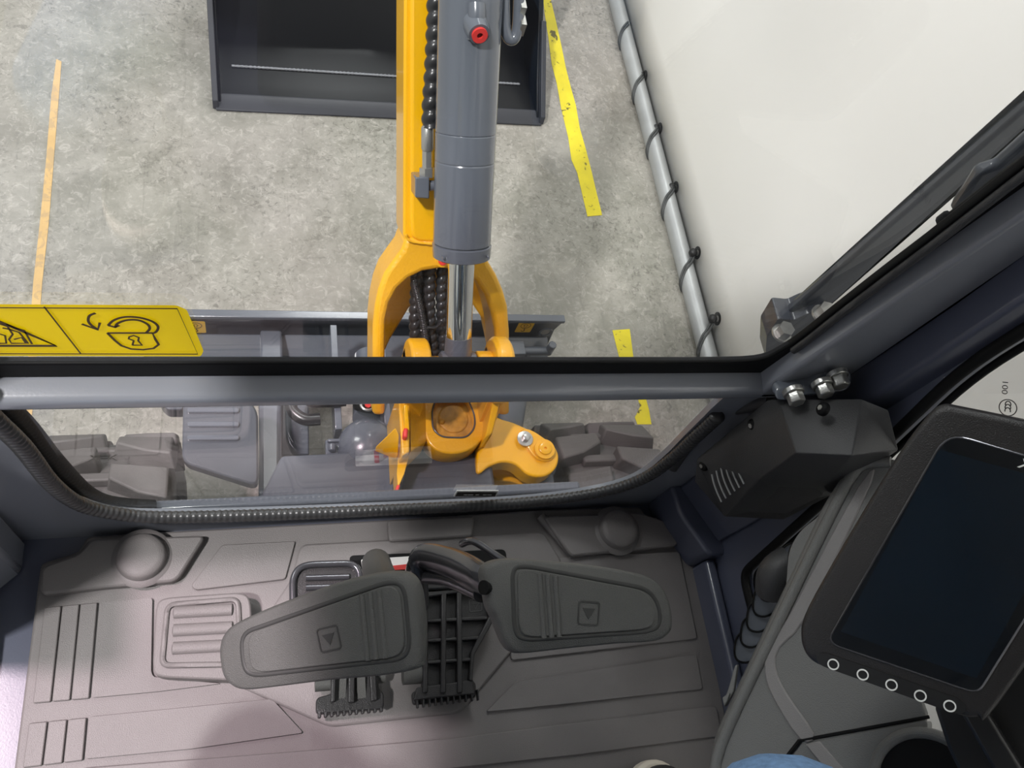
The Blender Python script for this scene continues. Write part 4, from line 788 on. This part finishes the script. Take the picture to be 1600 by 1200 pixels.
part('mount_arm', prism([DQ(a, b, -.03) for a, b in [(1500, 1112), (1540, 1108), (1640, 1270), (1590, 1270)]], -dn * .02), 'keys', dsp, bevel=.003)
part('mount_plate', prism([DQ(a, b, -.05) for a, b in [(1480, 1010), (1680, 860), (1760, 960), (1760, 1270), (1530, 1270), (1482, 1172), (1462, 1110)]], -dn * .02), 'keys', dsp, bevel=.003)

# ================================================================ PERSON (only knee and shoe reach the view)
pe_ = empty('person', (.2, -.45, 0), 'seated person in light blue jeans, one knee and shoe at lower edge', 'person')
def skin(name, verts, edges, radii, m, parent, sub=2):
    me = bpy.data.meshes.new(name); me.from_pydata([V(v) - ORG[parent] for v in verts], edges, []); o = bpy.data.objects.new(name, me); COL.objects.link(o); o.parent = parent; ORG[o] = ORG[parent]
    sk = o.modifiers.new('skin', 'SKIN'); sk.use_smooth_shade = True
    lay = me.skin_vertices[0] if me.skin_vertices else None
    if lay is None:
        bmx = bmesh.new(); bmx.from_mesh(me); bmx.verts.layers.skin.verify(); bmx.to_mesh(me); bmx.free(); lay = me.skin_vertices[0]
    for i, r in enumerate(radii): lay.data[i].radius = (r, r) if not isinstance(r, tuple) else r
    lay.data[0].use_root = True
    s = o.modifiers.new('sub', 'SUBSURF'); s.levels = sub; s.render_levels = sub; me.materials.append(M[m]); return o
kR = Wd(1243, 1250, .625); kL = Wd(-30, 1262, .62)
body = skin('body', [(.2, -.54, .56), (.2, -.58, .72), (.2, -.61, .92), (.2, -.62, 1.06), (.2, -.60, 1.14), (.2, -.58, 1.24), (.2, -.58, 1.32),
    (.37, -.55, 1.04), (.44, -.50, .80), (.38, -.34, .68), (.34, -.27, .66), (-.01, -.55, 1.04), (-.08, -.50, .80), (-.02, -.34, .68), (.02, -.27, .66)],
    [(0, 1), (1, 2), (2, 3), (3, 4), (4, 5), (5, 6), (3, 7), (7, 8), (8, 9), (9, 10), (3, 11), (11, 12), (12, 13), (13, 14)],
    [.15, .14, .16, .13, .06, .09, .07, .06, .048, .036, .03, .06, .048, .036, .03], 'shirt', pe_)
leg = skin('jeans', [(.18, -.5, .52), (.28, -.46, .53), (.34, -.26, .54), tuple(kR), (kR.x + .03, kR.y - .07, .36), (.49, -.17, .13), (.08, -.46, .53), (-.04, -.26, .52), tuple(kL), (kL.x, kL.y - .08, .34), (-.17, -.2, .13)],
    [(0, 1), (1, 2), (2, 3), (3, 4), (4, 5), (0, 6), (6, 7), (7, 8), (8, 9), (9, 10)], [.14, .1, .088, .068, .062, .05, .1, .088, .062, .06, .05], 'jeans', pe_)
for sx, sy_ in ((.49, -.16), (-.18, -.2)):
    tip = V((sx + .012, sy_ + .125, 0)); sole = [(-.035, -.12), (-.04, .0), (-.045, .08), (-.03, .125), (0, .14), (.03, .125), (.045, .08), (.04, 0), (.035, -.12), (0, -.135)]
    lp2 = crv([V((sx + a, sy_ + b, .01)) for a, b in sole], 4, True)
    sh_ = part('shoe', prism([p + V((0, 0, .02)) for p in [V((sx, sy_, .01)) + (q - V((sx, sy_, .01))) * .95 for q in lp2]], (0, 0, .045)), 'shoe', pe_, bevel=.018, seg=4)
    part('shoe_sole', prism(lp2, (0, 0, .026)), 'sole', sh_, bevel=.005)
st = empty('operator_seat', (.18, -.6, 0), 'dark fabric operator seat behind the floor mat, under the seated person', 'seat')
part('cushion', prism(rp([V((-.06, -.28, .34)), V((.42, -.28, .34)), V((.42, -.78, .34)), V((-.06, -.78, .34))], .06), (0, 0, .06)), 'seat', st, bevel=.03, seg=4)
part('backrest', prism(rp([V((-.05, -.80, .42)), V((.41, -.80, .42)), V((.38, -.86, 1.05)), V((-.02, -.86, 1.05))], .06), (0, -.1, 0)), 'seat', st, bevel=.03, seg=4)
part('seat_base', bb((.0, -.72, -.02), (.36, -.38, .345)), 'black', st, bevel=.02)
